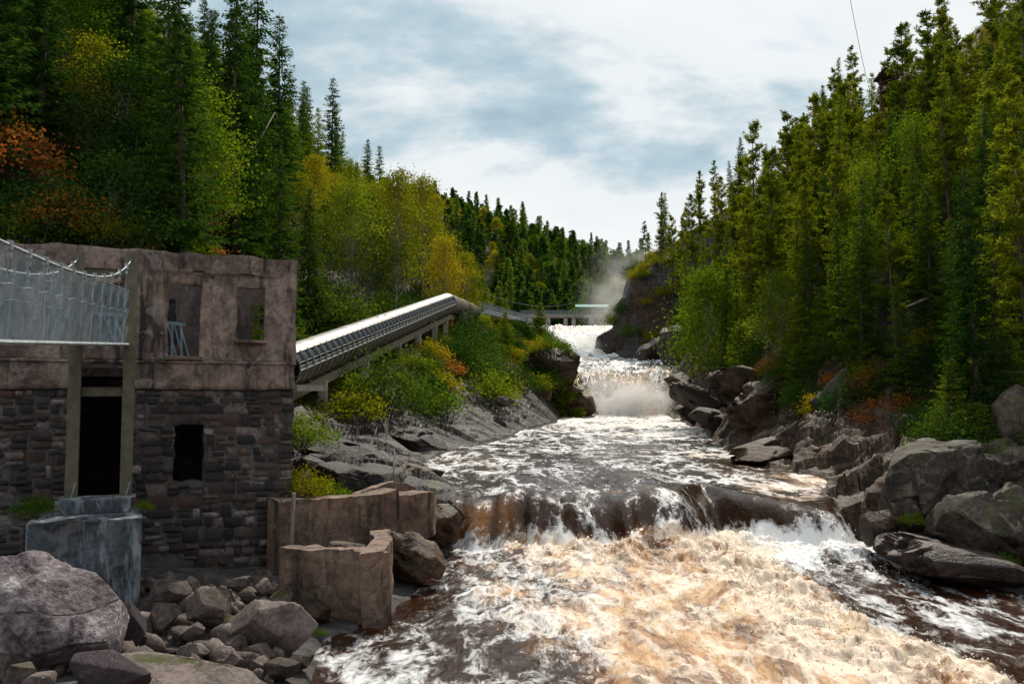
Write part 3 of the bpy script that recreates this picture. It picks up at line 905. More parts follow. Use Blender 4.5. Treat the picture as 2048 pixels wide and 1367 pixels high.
def wall_grid(name, s0, s1, z0, z1, off, thick, holes, mat, parent, step=0.13, jit=0.03, topfn=None, recess=None, seed=0):
    """wall slab of small cells with openings; edges are uneven like broken masonry"""
    def breaks(a, b, marks):
        pts = sorted({a, b, *[m for m in marks if a < m < b]})
        out = []
        for p, q in zip(pts[:-1], pts[1:]):
            n = max(1, int(round((q - p) / step)))
            out += list(np.linspace(p, q, n, endpoint=False))
        return np.array(out + [b])
    S = breaks(s0, s1, [h[i] for h in holes + ([recess[:4]] if recess else []) for i in (0, 1)])
    Zs = breaks(z0, z1, [h[i] for h in holes + ([recess[:4]] if recess else []) for i in (2, 3)])
    SS, ZZ = np.meshgrid(S, Zs)
    sc_, zc = (S[1:] + S[:-1]) / 2, (Zs[1:] + Zs[:-1]) / 2
    solid = np.ones((len(zc), len(sc_)), bool)
    for h in holes:
        solid &= ~((sc_[None] > h[0]) & (sc_[None] < h[1]) & (zc[:, None] > h[2]) & (zc[:, None] < h[3]))
    q = v3(SS * 3, ZZ * 3, seed)
    js, jz = vnoise(q, seed + 1) * jit, vnoise(q + 9, seed + 2) * jit
    dep = vnoise(q * 0.7, seed + 3) * jit * 0.7
    if recess:
        inn = (SS > recess[0] + 1e-4) & (SS < recess[1] - 1e-4) & (ZZ > recess[2] + 1e-4) & (ZZ < recess[3] - 1e-4)
        dep = dep - np.where(inn, recess[4], 0)
    if topfn is not None:
        t = (ZZ - z0) / (z1 - z0)
        jz = jz + np.where(t > 0.999, topfn(SS), 0)
    n = SS.size
    fr = np.array([FW(a, b, off + c) for a, b, c in zip((SS + js).ravel(), (ZZ + jz).ravel(), dep.ravel())])
    bk = np.array([FW(a, b, off - thick) for a, b in zip((SS + js).ravel(), (ZZ + jz).ravel())])
    nc = len(S)
    faces = []
    pad = np.zeros((solid.shape[0] + 2, solid.shape[1] + 2), bool)
    pad[1:-1, 1:-1] = solid
    for i in range(solid.shape[0]):
        for j in range(solid.shape[1]):
            if not solid[i, j]:
                continue
            a, b, c, d = i * nc + j, i * nc + j + 1, (i + 1) * nc + j + 1, (i + 1) * nc + j
            faces += [(a, d, c, b), (n + a, n + b, n + c, n + d)]
            if not pad[i, j + 1]: faces.append((a, b, n + b, n + a))
            if not pad[i + 2, j + 1]: faces.append((d, n + d, n + c, c))
            if not pad[i + 1, j]: faces.append((a, n + a, n + d, d))
            if not pad[i + 1, j + 2]: faces.append((b, c, n + c, n + b))
    return link(name, mk_mesh(name, np.vstack([fr, bk]), np.array(faces), mat), parent)

def build_ruin():
    t = thing('ruined_powerhouse', 'roofless stone and plaster ruin with empty windows beside the rapids', 'ruin', FW(0, -5.8))
    t0 = Vector(FW(0, -5.8))
    inv = Matrix.Translation(-t0)
    def adopt(o):
        o.matrix_parent_inverse = inv
        return o
    sL = FSZ(-160, 700)[0]
    ztop = FSZ(590, 515)[1]
    zled = FSZ(430, 722)[1]                    # ledge under the windows
    zst = FSZ(430, 778)[1]                     # plaster gives way to stone
    zbot = -6.3
    w1, w2 = rect(336, 568, 401, 712), rect(474, 575, 531, 680)
    w3, w4 = rect(182, 565, 246, 684), rect(86, 575, 103, 690)
    rec = (*rect(322, 548, 552, 718), 0.10)
    slots = [rect(385, 541, 408, 548), rect(482, 548, 509, 554)]
    rough_top = lambda s: fbm(v3(s * 1.2, 0, 0), 3, 4) * 0.10 - 0.05
    upper = adopt(wall_grid('upper_wall', 0, sL, zled, ztop, 0.0, 0.45, [w1, w2, w3, w4] + slots, M['plaster'], t, 0.14, 0.02, rough_top, rec, 3))
    bay = rect(158, 690, 243, 1060)
    bay = (bay[0] - 0.1, bay[1] + 0.15, bay[2], zled - 0.12)
    adopt(wall_grid('plaster_band', 0.03, sL, zst, zled - 0.003, 0.07, 0.52, [(bay[0], bay[1], zst - 1, zled - 0.12)], M['plaster'], t, 0.16, 0.03, None, None, 5))
    door = rect(347, 850, 409, 962)
    core = adopt(wall_grid('rubble_core', 0.06, sL, zbot, zst - 0.003, -0.04, 0.6, [(bay[0], bay[1], zbot - 1, zst + 1), door], M['mortar'], t, 0.2, 0.05, None, None, 7))
    # side and back walls with openings that show the forest, floor, dark interior
    D = 7.5
    for s, d0, d1, z0, z1 in ((0.25, 0.5, D, zbot, zled - 0.2), (sL - 0.2, 0.5, D, zbot, ztop)):
        c = (FW(s, z0, -d0) + FW(s, z1, -d1)) / 2
        adopt(MB().box(c, (0.42, d1 - d0 - 0.02, z1 - z0), (FU, FN, UP)).build('side_wall', M['plaster'], t))
    b1, b2, b3 = rect(505, 612, 540, 690, -D), rect(325, 600, 352, 690, -D), rect(205, 590, 262, 690, -D)
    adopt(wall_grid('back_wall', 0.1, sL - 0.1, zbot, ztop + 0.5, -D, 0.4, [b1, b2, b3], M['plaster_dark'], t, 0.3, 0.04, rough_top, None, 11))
    mb = MB()
    mb.box((FW(0.5, zled - 0.35, -0.7) + FW(sL - 0.5, zled - 0.35, -D + 0.1)) / 2, (sL - 1.0, D - 0.8, 0.25), (FU, FN, UP))
    adopt(mb.build('floor_slab', M['mortar'], t))
    # window sill, ledge, lintel strip
    mb = MB(); mb.box(FW((w1[0] + w1[1]) / 2, w1[2] - 0.06, -0.05), (w1[1] - w1[0] + 0.12, 0.5, 0.11), (FU, FN, UP))
    mb.build('window_sill', M['wood'], upper, bevel=0.01)
    mb = MB(); mb.box(FW((w2[0] + w2[1]) / 2, w2[2] - 0.045, -0.06), (w2[1] - w2[0] + 0.10, 0.46, 0.08), (FU, FN, UP))
    mb.build('window_sill', M['plaster'], upper, bevel=0.01)
    mb = MB(); mb.box(FW(sL / 2, zled - 0.045, 0.10), (sL, 0.09, 0.07), (FU, FN, UP))
    adopt(mb.build('ledge', M['plaster'], t, bevel=0.015))
    mb = MB(); mb.box(FW(2.2, zled + 1.3, -4.5), (0.2, 5.5, 0.2), (FU, FN, UP))
    # stones: a dozen shapes, each course laid stone by stone
    shapes = []
    for k in range(12):
        R = np.random.RandomState(100 + k)
        n, m = 6, 5
        uu, vv = np.meshgrid(np.linspace(-1, 1, n), np.linspace(-1, 1, m))
        prof = (1 - np.abs(uu) ** 16) * (1 - np.abs(vv) ** 16)
        cj = R.uniform(-0.13, 0.13, (2, 2, 2))
        bl = lambda a: (a[0, 0] * (1 - uu) * (1 - vv) + a[0, 1] * (1 + uu) * (1 - vv) + a[1, 0] * (1 - uu) * (1 + vv) + a[1, 1] * (1 + uu) * (1 + vv)) / 4
        ed = np.sqrt(np.clip(prof, 0, 1))
        cu = 1 - 0.10 * np.abs(vv) ** 2 * R.uniform(0.3, 1.6)
        cw = 1 - 0.12 * np.abs(uu) ** 2 * R.uniform(0.3, 1.8)
        x = uu * 0.5 + bl(cj[0]) + R.uniform(-0.025, 0.025, uu.shape)
        z = vv * 0.5 + bl(cj[1]) + R.uniform(-0.03, 0.03, uu.shape)
        y = ed * (0.8 + 0.5 * bl(R.uniform(-1, 1, (2, 2)))) + R.uniform(-0.12, 0.12, uu.shape) * (ed > 0.2)
        fv = np.stack([x, y, z], -1).reshape(-1, 3)
        ff = [tuple(int(i) for i in q) for q in grid_faces(m, n)]
        shapes.append(mk_mesh('stone', fv, np.array(ff), M['stone']))
    # local frame of a stone: x along the wall, y out of the wall, z up
    rotm = Matrix(((FU[0], FN[0], 0), (FU[1], FN[1], 0), (0, 0, 1))).to_3x3()
    eul = rotm.to_euler()
    R = np.random.RandomState(9)
    found = []
    def split(s0, s1, z0, z1, depth):
        w, h = s1 - s0, z1 - z0
        if depth > 0 and (w > 0.80 or h > 0.44 or (w * h > 0.10 and R.rand() < 0.62)):
            if w / h > R.uniform(1.3, 2.3):
                m = s0 + w * R.uniform(0.32, 0.68)
                split(s0, m, z0, z1, depth - 1); split(m, s1, z0, z1, depth - 1)
            else:
                m = z0 + h * R.uniform(0.36, 0.64)
                split(s0, s1, z0, m, depth - 1); split(s0, s1, m, z1, depth - 1)
        else:
            found.append((s0, s1, z0, z1))
    z = zst - 0.01
    while z > zbot + 0.5:
        rh = R.uniform(0.46, 0.80)
        s = 0.04 - R.uniform(0, 0.3)
        while s < sL:
            w = R.uniform(0.8, 1.6)
            split(max(s, 0.04), min(s + w, sL - 0.05), z - rh, z, 5)
            s += w
        z -= rh
    ok = []
    for s0, s1, z0, z1 in found:
        cs, cz, w, h = (s0 + s1) / 2, (z0 + z1) / 2, s1 - s0, z1 - z0
        if w < 0.06 or h < 0.05:
            continue
        inb = bay[0] - 0.02 < s1 - 0.1 and s0 + 0.1 < bay[1] + 0.02
        ind = door[0] < s1 - 0.08 and s0 + 0.08 < door[1] and door[2] < z1 - 0.06 and z0 + 0.06 < door[3]
        if inb or ind or (cz < -4.7 and cs > 3.3) or R.rand() < 0.03:
            continue
        ok.append((w * h, cs, cz, w, h))
    ok.sort(reverse=True)
    rest_v, rest_f, kk = [], [], 0
    for i, (_, cs, cz, w, h) in enumerate(ok):
        me = shapes[R.randint(12)]
        mt = Matrix.LocRotScale(Vector(FW(cs, cz, -0.045)), Matrix.Rotation(0, 3, 'X').to_quaternion() if False else (rotm @ Matrix.Rotation(R.normal(0, 0.05), 3, 'Y')).to_quaternion(), Vector((w - 0.03, R.uniform(0.05, 0.13), h - 0.03)))
        if i < 300:
            o = link('stone', me, core)
            o.matrix_basis = mt
        else:
            vv = np.array([(mt @ v.co)[:] for v in me.vertices])
            rest_v.append(vv)
            rest_f += [tuple(q + kk for q in p.vertices) for p in me.polygons]
            kk += len(vv)
    if rest_v:
        o = link('small_stones', mk_mesh('small_stones', np.vstack(rest_v), np.array(rest_f), M['stone_small']), core)
        o['kind'] = 'stuff'
    # corner quoins seen against the light at the right end
    return t
build_ruin()

# steel lattice frames standing inside the ruin
def lattice(label, px0, px1, ytop, ybot, off, seed):
    o = thing('steel_truss', label, 'steel truss', FP((px0 + px1) / 2, ybot, off))
    inv = Matrix.Translation(-Vector(FP((px0 + px1) / 2, ybot, off)))
    def part(name, a, b, w=0.05):
        mb = MB(); mb.bar(a, b, w, w)
        q = mb.build(name, M['blue_steel'], o); q.matrix_parent_inverse = inv
    a, b = FP(px0, ytop, off), FP(px1, ytop + 4, off)
    part('top_chord', a, b, 0.10)
    n = 3
    for k in range(n):
        f0, f1 = k / n, (k + 1) / n
        part('brace', a + (b - a) * f0, FP(px0 + (px1 - px0) * f1 + 6, ybot, off))
    for k in range(2):
        f = 0.25 + 0.5 * k
        part('post', a + (b - a) * f, FP(px0 + (px1 - px0) * f, ybot, off), 0.07)
lattice('blue grey steel braces seen through the window nearest the bridge post', 335, 372, 645, 714, -1.6, 1)
lattice('blue grey steel truss behind the netting at the end of the footbridge', 186, 246, 626, 690, -1.2, 2)

# ------------------------------------------------------------------ concrete pier block with pedestal, bridge tower
def quadblock(name, label, cat, off0, off1, px0, px1, pytop, zbot, mat, bevel=0.03, wob=0.0):
    """block whose front is seen from px0 to px1 with its top front edge at row pytop"""
    s1, z = FSZ(px0, pytop, off1)
    s0, _ = FSZ(px1, pytop, off1)
    mb = MB()
    q = [(s0, off1), (s1, off1), (s1, off0), (s0, off0)]
    mb.hexa([FW(s, zbot, o_) for s, o_ in q], [FW(s, z, o_) for s, o_ in q])
    o = mb.build(name, mat, bevel=bevel)
    return tag(o, label, cat), (s0, s1, z)
blk, (bs0, bs1, bz) = quadblock('concrete_pier', 'stained bluish white concrete block behind the boulders under the bridge posts', 'concrete block', 1.5, 4.2, 52, 284, 1047, -6.2, M['conc_blue'])
ped, (ps0, ps1, pz) = quadblock('pedestal', 'low pale concrete pedestal carrying the two olive bridge posts', 'pedestal', 1.7, 2.9, 108, 262, 1003, bz + 0.004, M['conc_blue'], 0.02)

TOFF = 2.3
def build_tower():
    base = FW((ps0 + ps1) / 2, pz, TOFF)
    t = thing('bridge_tower', 'olive steel portal tower holding the footbridge cables', 'bridge tower', base)
    inv = Matrix.Translation(-Vector(base))
    out = []
    for px in (262, 152):
        s, ztop = FSZ(px + (3 if px > 200 else 6), 505, TOFF)
        a, b = FW(s, pz, TOFF), FW(s, ztop, TOFF)
        mb = MB()
        h = (a + b) / 2
        L = ztop - pz
        mb.box(h, (0.02, 0.26, L), (FU, FN, UP))
        for e in (-1, 1):
            mb.box(h + FN * 0.14 * e, (0.30, 0.025, L), (FU, FN, UP))
        post = mb.build('post', M['olive_steel'], t); post.matrix_parent_inverse = inv
        mb = MB(); mb.box(a + UP * 0.02, (0.5, 0.5, 0.04), (FU, FN, UP))
        mb.build('base_plate', M['galv'], post)
        mb = MB(); mb.bar(a + FN * 0.22 + UP * 0.02, a + FN * 0.16 + UP * 0.42 - FU * 0.1, 0.03)
        mb.build('gusset_bar', M['galv'], post)
        out.append((s, ztop))
    for py in (783, 545):
        z = FSZ(205, py, TOFF)[1]
        mb = MB()
        a, b = FW(out[0][0] + 0.15, z, TOFF), FW(out[1][0] - 0.15, z, TOFF)
        mb.bar(a, b, 0.02, 0.20)
        for e in (-1, 1):
            mb.bar(a + UP * 0.11 * e, b + UP * 0.11 * e, 0.18, 0.02)
        o = mb.build('cross_beam', M['olive_steel'], t); o.matrix_parent_inverse = inv
    return out
tops = build_tower()

def build_footbridge():
    A = FW(tops[0][0], 0, TOFF)
    B = FW(tops[1][0], 0, TOFF)
    root = A.copy(); root[2] = 1.4
    t = thing('suspension_footbridge', 'wire mesh suspension footbridge hung from cables on the far left', 'footbridge', root)
    inv = Matrix.Translation(-Vector(root))
    def fin(mb, name, mat, kind=None, smooth=False):
        o = mb.build(name, mat, t, smooth=smooth); o.matrix_parent_inverse = inv
        if kind: o['kind'] = kind
        return o
    end = np.array((-7.25, 12.0, 0))
    dirv = (end - A); dirv[2] = 0
    L1 = np.linalg.norm(dirv)
    dirv /= L1
    Lt = 24.0
    side = B - A
    side = side - dirv * (side @ dirv)
    def prof(tt):
        """deck height, rail height, cable height along the bridge"""
        zd = np.interp(tt, [0, L1, Lt], [1.40, 0.78, 0.55])
        zr = zd + np.interp(tt, [0, L1, Lt], [1.40, 1.40, 1.40])
        zc = 3.72 - 1.35 * (1 - np.exp(-tt / 3.2)) - 0.02 * tt
        return zd, zr, zc
    for k, (o0, lab) in enumerate(((A, 'near'), (A + side, 'far'))):
        def pt(tt, z):
            q = o0 + dirv * tt
            return np.array((q[0], q[1], z))
        ts = np.linspace(0.25, Lt, 60)
        fin(MB().tube([pt(0, 3.72 if k == 0 else 3.75)] + [pt(a, prof(a)[2]) for a in ts], 0.022, 6), 'main_cable', M['galv'], smooth=True)
        fin(MB().tube([pt(a, prof(a)[1]) for a in ts], 0.014, 5), 'hand_cable', M['galv'])
        fin(MB().tube([pt(a, (prof(a)[0] + prof(a)[1]) / 2 + 0.12 - 0.02 * math.sin(a * 6.16)) for a in np.linspace(0.25, Lt, 160)], 0.006, 4), 'middle_cable', M['wire'])
        # hangers with clamps
        for j in range(16):
            a = 0.9 + j * 1.02
            zd, zr, zc = prof(a)
            lean = 0.28
            mb = MB(); mb.tube([pt(a, zc), pt(a, zr)], 0.008, 4)
            mb.tube([pt(a, zr), pt(a + lean, zd)], 0.012, 4)
            hg = fin(mb, 'hanger', M['galv'])
            mb = MB(); mb.box(pt(a, zc), (0.07, 0.07, 0.14)); mb.box(pt(a, zc - 0.16), (0.05, 0.05, 0.08))
            mb.build('cable_clamp', M['galv'], hg)
        # diamond netting, real wires
        V, Fc = [], []
        pitch, w = 0.085, 0.0021
        n = int((Lt - 0.2) / pitch)
        segs = []
        for i in range(-26, n):
            for sgn in (1, -1):
                pts = []
                for f in np.linspace(0, 1, 4):
                    a = 0.2 + (i + (f if sgn > 0 else 1 - f) * 25) * pitch
                    pts.append((a, f))
                for (a0, f0), (a1, f1) in zip(pts[:-1], pts[1:]):
                    if a0 < 0.2 or a1 < 0.2 or a0 > Lt or a1 > Lt:
                        continue
                    segs.append((a0, f0, a1, f1))
        sg = np.array(segs)
        def pos(a, f):
            zd, zr, _ = prof(a)
            q = o0[None] + dirv[None] * a[:, None]
            bulge = 0.012 * np.sin(a * 6.1 / 1.02) * np.sin(f * math.pi)
            z = zd + (zr - zd) * f + 0.02 * np.sin(a * 6.16) * f
            nrm = np.array((-dirv[1], dirv[0], 0))
            q = q + nrm[None] * bulge[:, None]
            q[:, 2] = z
            return q
        p0, p1 = pos(sg[:, 0], sg[:, 1]), pos(sg[:, 2], sg[:, 3])
        d = p1 - p0; d /= np.linalg.norm(d, axis=1, keepdims=True)
        nr = np.array((-dirv[1], dirv[0], 0))[None]
        e1 = np.cross(d, nr); e1 /= np.linalg.norm(e1, axis=1, keepdims=True)
        e2 = np.cross(d, e1)
        vs_ = []
        for an in (90, 210, 330):
            off = (e1 * math.cos(math.radians(an)) + e2 * math.sin(math.radians(an))) * w
            vs_ += [p0 + off, p1 + off]
        vv = np.stack(vs_, 1)
        ff = np.array([(0, 1, 3, 2), (2, 3, 5, 4), (4, 5, 1, 0)])
        me = mk_mesh('netting', vv, (ff[None] + 6 * np.arange(len(sg))[:, None, None]).reshape(-1, 4), M['wire'])
        o = link('netting', me, t); o.matrix_parent_inverse = inv; o['kind'] = 'stuff'
        # deck edge beam
        fin(MB().tube([pt(a, prof(a)[0] - 0.03) for a in ts], 0.045, 6), 'edge_tube', M['galv'])
    # deck slats
    for j in range(70):
        a = 0.3 + j * 0.33
        zd = prof(a)[0]
        c = A + dirv * a + side / 2; c[2] = zd
        mb = MB(); mb.box(c, (0.27, float(np.linalg.norm(side)), 0.04), (dirv, side / np.linalg.norm(side), UP))
        fin(mb, 'deck_slat', M['wood'])
build_footbridge()

# ------------------------------------------------------------------ concrete walls at the water
def prism_wall(name, label, top, zb, thick, mat, seed, sub=0.22):
    """wall along a line of (x, y, ztop); thick metres to the left/back; rough edges"""
    pts, acc = [], []
    top = [np.asarray(p, float) for p in top]
    for a, b in zip(top[:-1], top[1:]):
        n = max(2, int(np.linalg.norm(b - a) / sub))
        pts += [a + (b - a) * k / n for k in range(n)]
    pts = np.array(pts + [top[-1]])
    n = len(pts)
    m = 9
    d = np.gradient(pts[:, :2], axis=0)
    d /= np.linalg.norm(d, axis=1, keepdims=True)
    nb = np.stack([-d[:, 1], d[:, 0], np.zeros(n)], 1)
    rows = []
    zb_ = np.interp(np.linspace(0, 1, n), np.linspace(0, 1, len(zb)), zb)
    for j in range(m):
        q = pts.copy(); q[:, 2] = zb_ + (pts[:, 2] - zb_) * j / (m - 1)
        rows.append(q)
    for j in range(m):
        q = rows[m - 1 - j] + nb * thick
        rows.append(q)
    R_ = np.array(rows)
    R_ = R_ + (fbm(R_ * 2.2, 4, seed, 0.6)[..., None] * 0.10) * (1, 1, 0.8)
    v = R_.reshape(-1, 3)
    f = [tuple(int(i) for i in q) for q in grid_faces(2 * m, n)]
    f += [tuple(j * n for j in range(2 * m)), tuple(j * n + n - 1 for j in range(2 * m))[::-1]]
    o = link(name, mk_mesh(name, v, f, mat))
    return tag(o, label, 'wall')
prism_wall('retaining_wall', 'long brown stained concrete wall above the walled basin', [P(560, 1000, 25.6), P(700, 994, 27.2), P(752, 990, 27.8), P(800, 976, 28.6)], [-6.2, -5.8, -5.6, -5.4], 0.8, M['conc_brown'], 1, 0.15)
prism_wall('retaining_wall', 'short broken concrete wall stub next to the drop', [P(798, 990, 28.55), P(868, 984, 30.0), P(874, 1000, 31.2)], [-5.5, -4.9, -4.9], 0.9, M['conc_brown'], 2, 0.15)
prism_wall('retaining_wall', 'thin concrete kerb sloping up behind the long wall to the rocks', [P(715, 986, 29.0), P(790, 962, 31.0), P(830, 975, 31.6)], [-4.2, -4.2, -4.4], 0.25, M['conc_brown'], 3)
prism_wall('basin_wall', 'cracked brown concrete basin wall standing in the dark water', [P(560, 1094, 23.6), P(660, 1098, 22.9), P(762, 1106, 22.3)], [-6.6], 0.5, M['conc_brown'], 4, 0.15)
prism_wall('basin_wall', 'concrete end wall of the basin facing the rapids', [P(764, 1104, 22.28), P(786, 1076, 24.6), P(776, 1060, 26.4)], [-6.6], 0.55, M['conc_brown'], 5, 0.15)

pp = P(788, 966, 33.0)
o = MB().tube([pp - UP * 0.3, pp + UP * 1.28], 0.03, 8).build('staff_gauge', M['galv'], smooth=True)
tag(o, 'thin pale metal staff standing on the flat rock', 'gauge pole')
q_ = P(590, 1000, 25.2)
tag(MB().tube([P(583, 1085, 25.3), P(588, 985, 25.3)], 0.06, 7).build('timber_pole', M['dead']), 'weathered timber pole leaning at the corner of the ruin', 'pole')

# ------------------------------------------------------------------ covered walkway gallery on its girder
GR = 1.14
GA, GB_, GC = P(560, 737, 47.5), P(893, 606, 101.0), P(950, 624, 152.0)
def frame_of(a, b):
    d = (b - a) / np.linalg.norm(b - a)
    s = np.cross(d, UP); s /= np.linalg.norm(s)             # to the right of travel: river side
    return d, s, np.cross(s, d)
def arc_shell(mb, a, b, r0, r1, a0, a1, n=12, m=2, thick=0.05):
    d, s, u = frame_of(a, b)
    def ring(c, r):
        return [c + (s * math.cos(t) + u * math.sin(t)) * r for t in np.radians(np.linspace(a0, a1, n + 1))]
    k = len(mb.v)
    for i in range(m + 1):
        c = a + (b - a) * i / m
        mb.v += [tuple(p) for p in ring(c, r0)] + [tuple(p) for p in ring(c, r0 - thick)]
    w = 2 * (n + 1)
    for i in range(m):
        for j in range(n):
            p = k + i * w + j
            mb.f.append((p, p + 1, p + w + 1, p + w))
            q = p + n + 1
            mb.f.append((q + 1, q, q + w, q + w + 1))
        for e in (0, n):
            p = k + i * w + e
            mb.f.append((p, p + w, p + w + n + 1, p + n + 1))
def build_gallery():
    t = thing('walkway_gallery', 'long tube shaped covered walkway climbing the bank from the ruin', 'covered walkway', GA)
    inv = Matrix.Translation(-Vector(GA))
    def fin(mb, name, mat, smooth=False):
        o = mb.build(name, mat, t, smooth=smooth); o.matrix_parent_inverse = inv
        return o
    d, s, u = frame_of(GA, GB_)
    L = np.linalg.norm(GB_ - GA)
    n = 46
    for k in range(n // 2):                                    # roof sheets with lapped joints
        a, b = GA + d * L * (2 * k) / n, GA + d * L * (2 * k + 2) / n
        mb = MB(); arc_shell(mb, a, b - d * 0.012, GR + 0.03 + 0.006 * (k % 2), 0, 46, 150, 12, 1, 0.03)
        fin(mb, 'roof_sheet', M['sheet'])
    mb = MB(); arc_shell(mb, GA, GB_, GR, 0, 180 - 8, 368, 18, 8, 0.04); fin(mb, 'lower_shell', M['shell'])
    for k in range(n + 1):                                     # ribs
        c = GA + d * L * k / n
        mb = MB()
        ts = np.radians(np.linspace(-95, 49, 15))
        mb.tube([c + (s * math.cos(x) + u * math.sin(x)) * (GR + 0.035) for x in ts], 0.045, 4)
        fin(mb, 'rib', M['rib'])
        if k < n:
            mb = MB()
            a, b = c + d * 0.05, c + d * (L / n - 0.05)
            arc_shell(mb, a, b, GR - 0.06, 0, -8, 47, 4, 1, 0.012)
            fin(mb, 'opening_tint', M['glass'])  # added dark sheet, the gap itself is open
    for z, r in ((0.30, 0.03), (-0.12, 0.05), (0.08, 0.025)):
        a_ = s * math.sqrt(max(GR * GR - z * z, 0)) * (0.985 if z > 0 else 1.02) + u * z
        fin(MB().tube([GA + a_, GB_ + a_], r, 6), 'rail', M['galv'])
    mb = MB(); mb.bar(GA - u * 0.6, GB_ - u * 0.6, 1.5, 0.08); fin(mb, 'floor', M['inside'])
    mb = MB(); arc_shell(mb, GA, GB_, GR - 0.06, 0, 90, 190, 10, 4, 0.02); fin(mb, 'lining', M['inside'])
    # girder with brackets
    g0, g1 = GA - u * 1.62 + s * 0.35, GB_ - u * 1.62 + s * 0.35
    mb = MB(); mb.bar(g0, g1, 0.35, 0.55); gd = fin(mb, 'girder', M['girder'])
    for k in range(40):
        c = GA + d * L * (k + 0.5) / 40 - u * 1.2 + s * 0.35
        mb = MB(); mb.box(c, (0.18, 0.35, 0.38), (d, s, u)); mb.build('bracket', M['shell'], gd)
    # solid second run down to the bridge
    mb = MB(); arc_shell(mb, GB_, GC, GR, 0, 0, 360, 24, 14, 0.05); fin(mb, 'far_shell', M['shell'])
    d2, s2, u2 = frame_of(GB_, GC)
    for k in range(0, 21):
        c = GB_ + (GC - GB_) * k / 20
        mb = MB(); mb.tube([c + (s2 * math.cos(x) + u2 * math.sin(x)) * (GR + 0.03) for x in np.linspace(0, 2 * math.pi, 17)], 0.04, 4); fin(mb, 'rib', M['rib'])
    mb = MB(); mb.bar(GB_ - u2 * 1.5, GC - u2 * 1.5, 0.4, 0.5); fin(mb, 'girder', M['girder'])
    # pillars down to the rock
    for f in (0.115, 0.30, 0.5, 0.66, 0.82, 0.95):
        c = GA + (GB_ - GA) * f - u * 1.9 + s * 0.35
        gz = float(ground(c[0], c[1])) - 0.4
        mb = MB(); h = c[2] + 0.25 - gz
        mb.box((c[0], c[1], gz + h / 2), (0.55, 0.42, h), (s, d, UP)); fin(mb, 'pillar', M['conc_dam'])
    # transfer beam beside the first pillar
    mb = MB(); c = GA + d * 2.2 - u * 0.95; mb.bar(c - d * 3 + s * 1.1, c + d * 2.4 + s * 1.1 - UP * 0.9, 0.2, 0.34); fin(mb, 'beam', M['rib'])
build_gallery()

# ------------------------------------------------------------------ link bridge and dam
def railing(t, inv, a, b, h, name, n, mat):
    a, b = np.asarray(a, float), np.asarray(b, float)
    for k in range(n + 1):
        p = a + (b - a) * k / n
        o = MB().box(p + UP * h / 2, (0.09, 0.09, h)).build('rail_post', mat, t); o.matrix_parent_inverse = inv
    for z in (h, h * 0.66, h * 0.33):
        o = MB().bar(a + UP * z, b + UP * z, 0.07, 0.07).build('hand_rail', mat, t); o.matrix_parent_inverse = inv
DY = 268.0
def build_far_bridge():
    a, b = P(958, 622, 160.0), P(1046, 640, DY - 3)
    t = thing('link_bridge', 'pale steel footbridge between the end of the gallery and the dam', 'footbridge', a)
    inv = Matrix.Translation(-Vector(a))
    d, s, u = frame_of(a, b)
    for e in (-1, 1):
        o = MB().bar(a + s * 0.9 * e, b + s * 0.9 * e, 0.25, 1.0).build('girder', M['galv'], t); o.matrix_parent_inverse = inv
        railing(t, inv, a + s * 0.95 * e + u * 0.5, b + s * 0.95 * e + u * 0.5, 1.2, 'rail', 30, M['galv'])
    o = MB().bar(a + u * 0.45, b + u * 0.45, 1.8, 0.1).build('deck', M['galv'], t); o.matrix_parent_inverse = inv
    for q, h in ((a, 3.0),):
        gz = float(ground(q[0], q[1])) - 0.6
        o = MB().box((q[0], q[1] - 1.0, (gz + q[2]) / 2 - 0.3), (1.9, 1.2, q[2] - gz)).build('abutment', M['conc_dam'], t); o.matrix_parent_inverse = inv
    o = MB().box(a + UP * 1.2 - s * 0.4, (1.2, 1.6, 1.5), (s, d, UP)).build('gate_box', M['dark'], t, bevel=0.05); o.matrix_parent_inverse = inv
build_far_bridge()

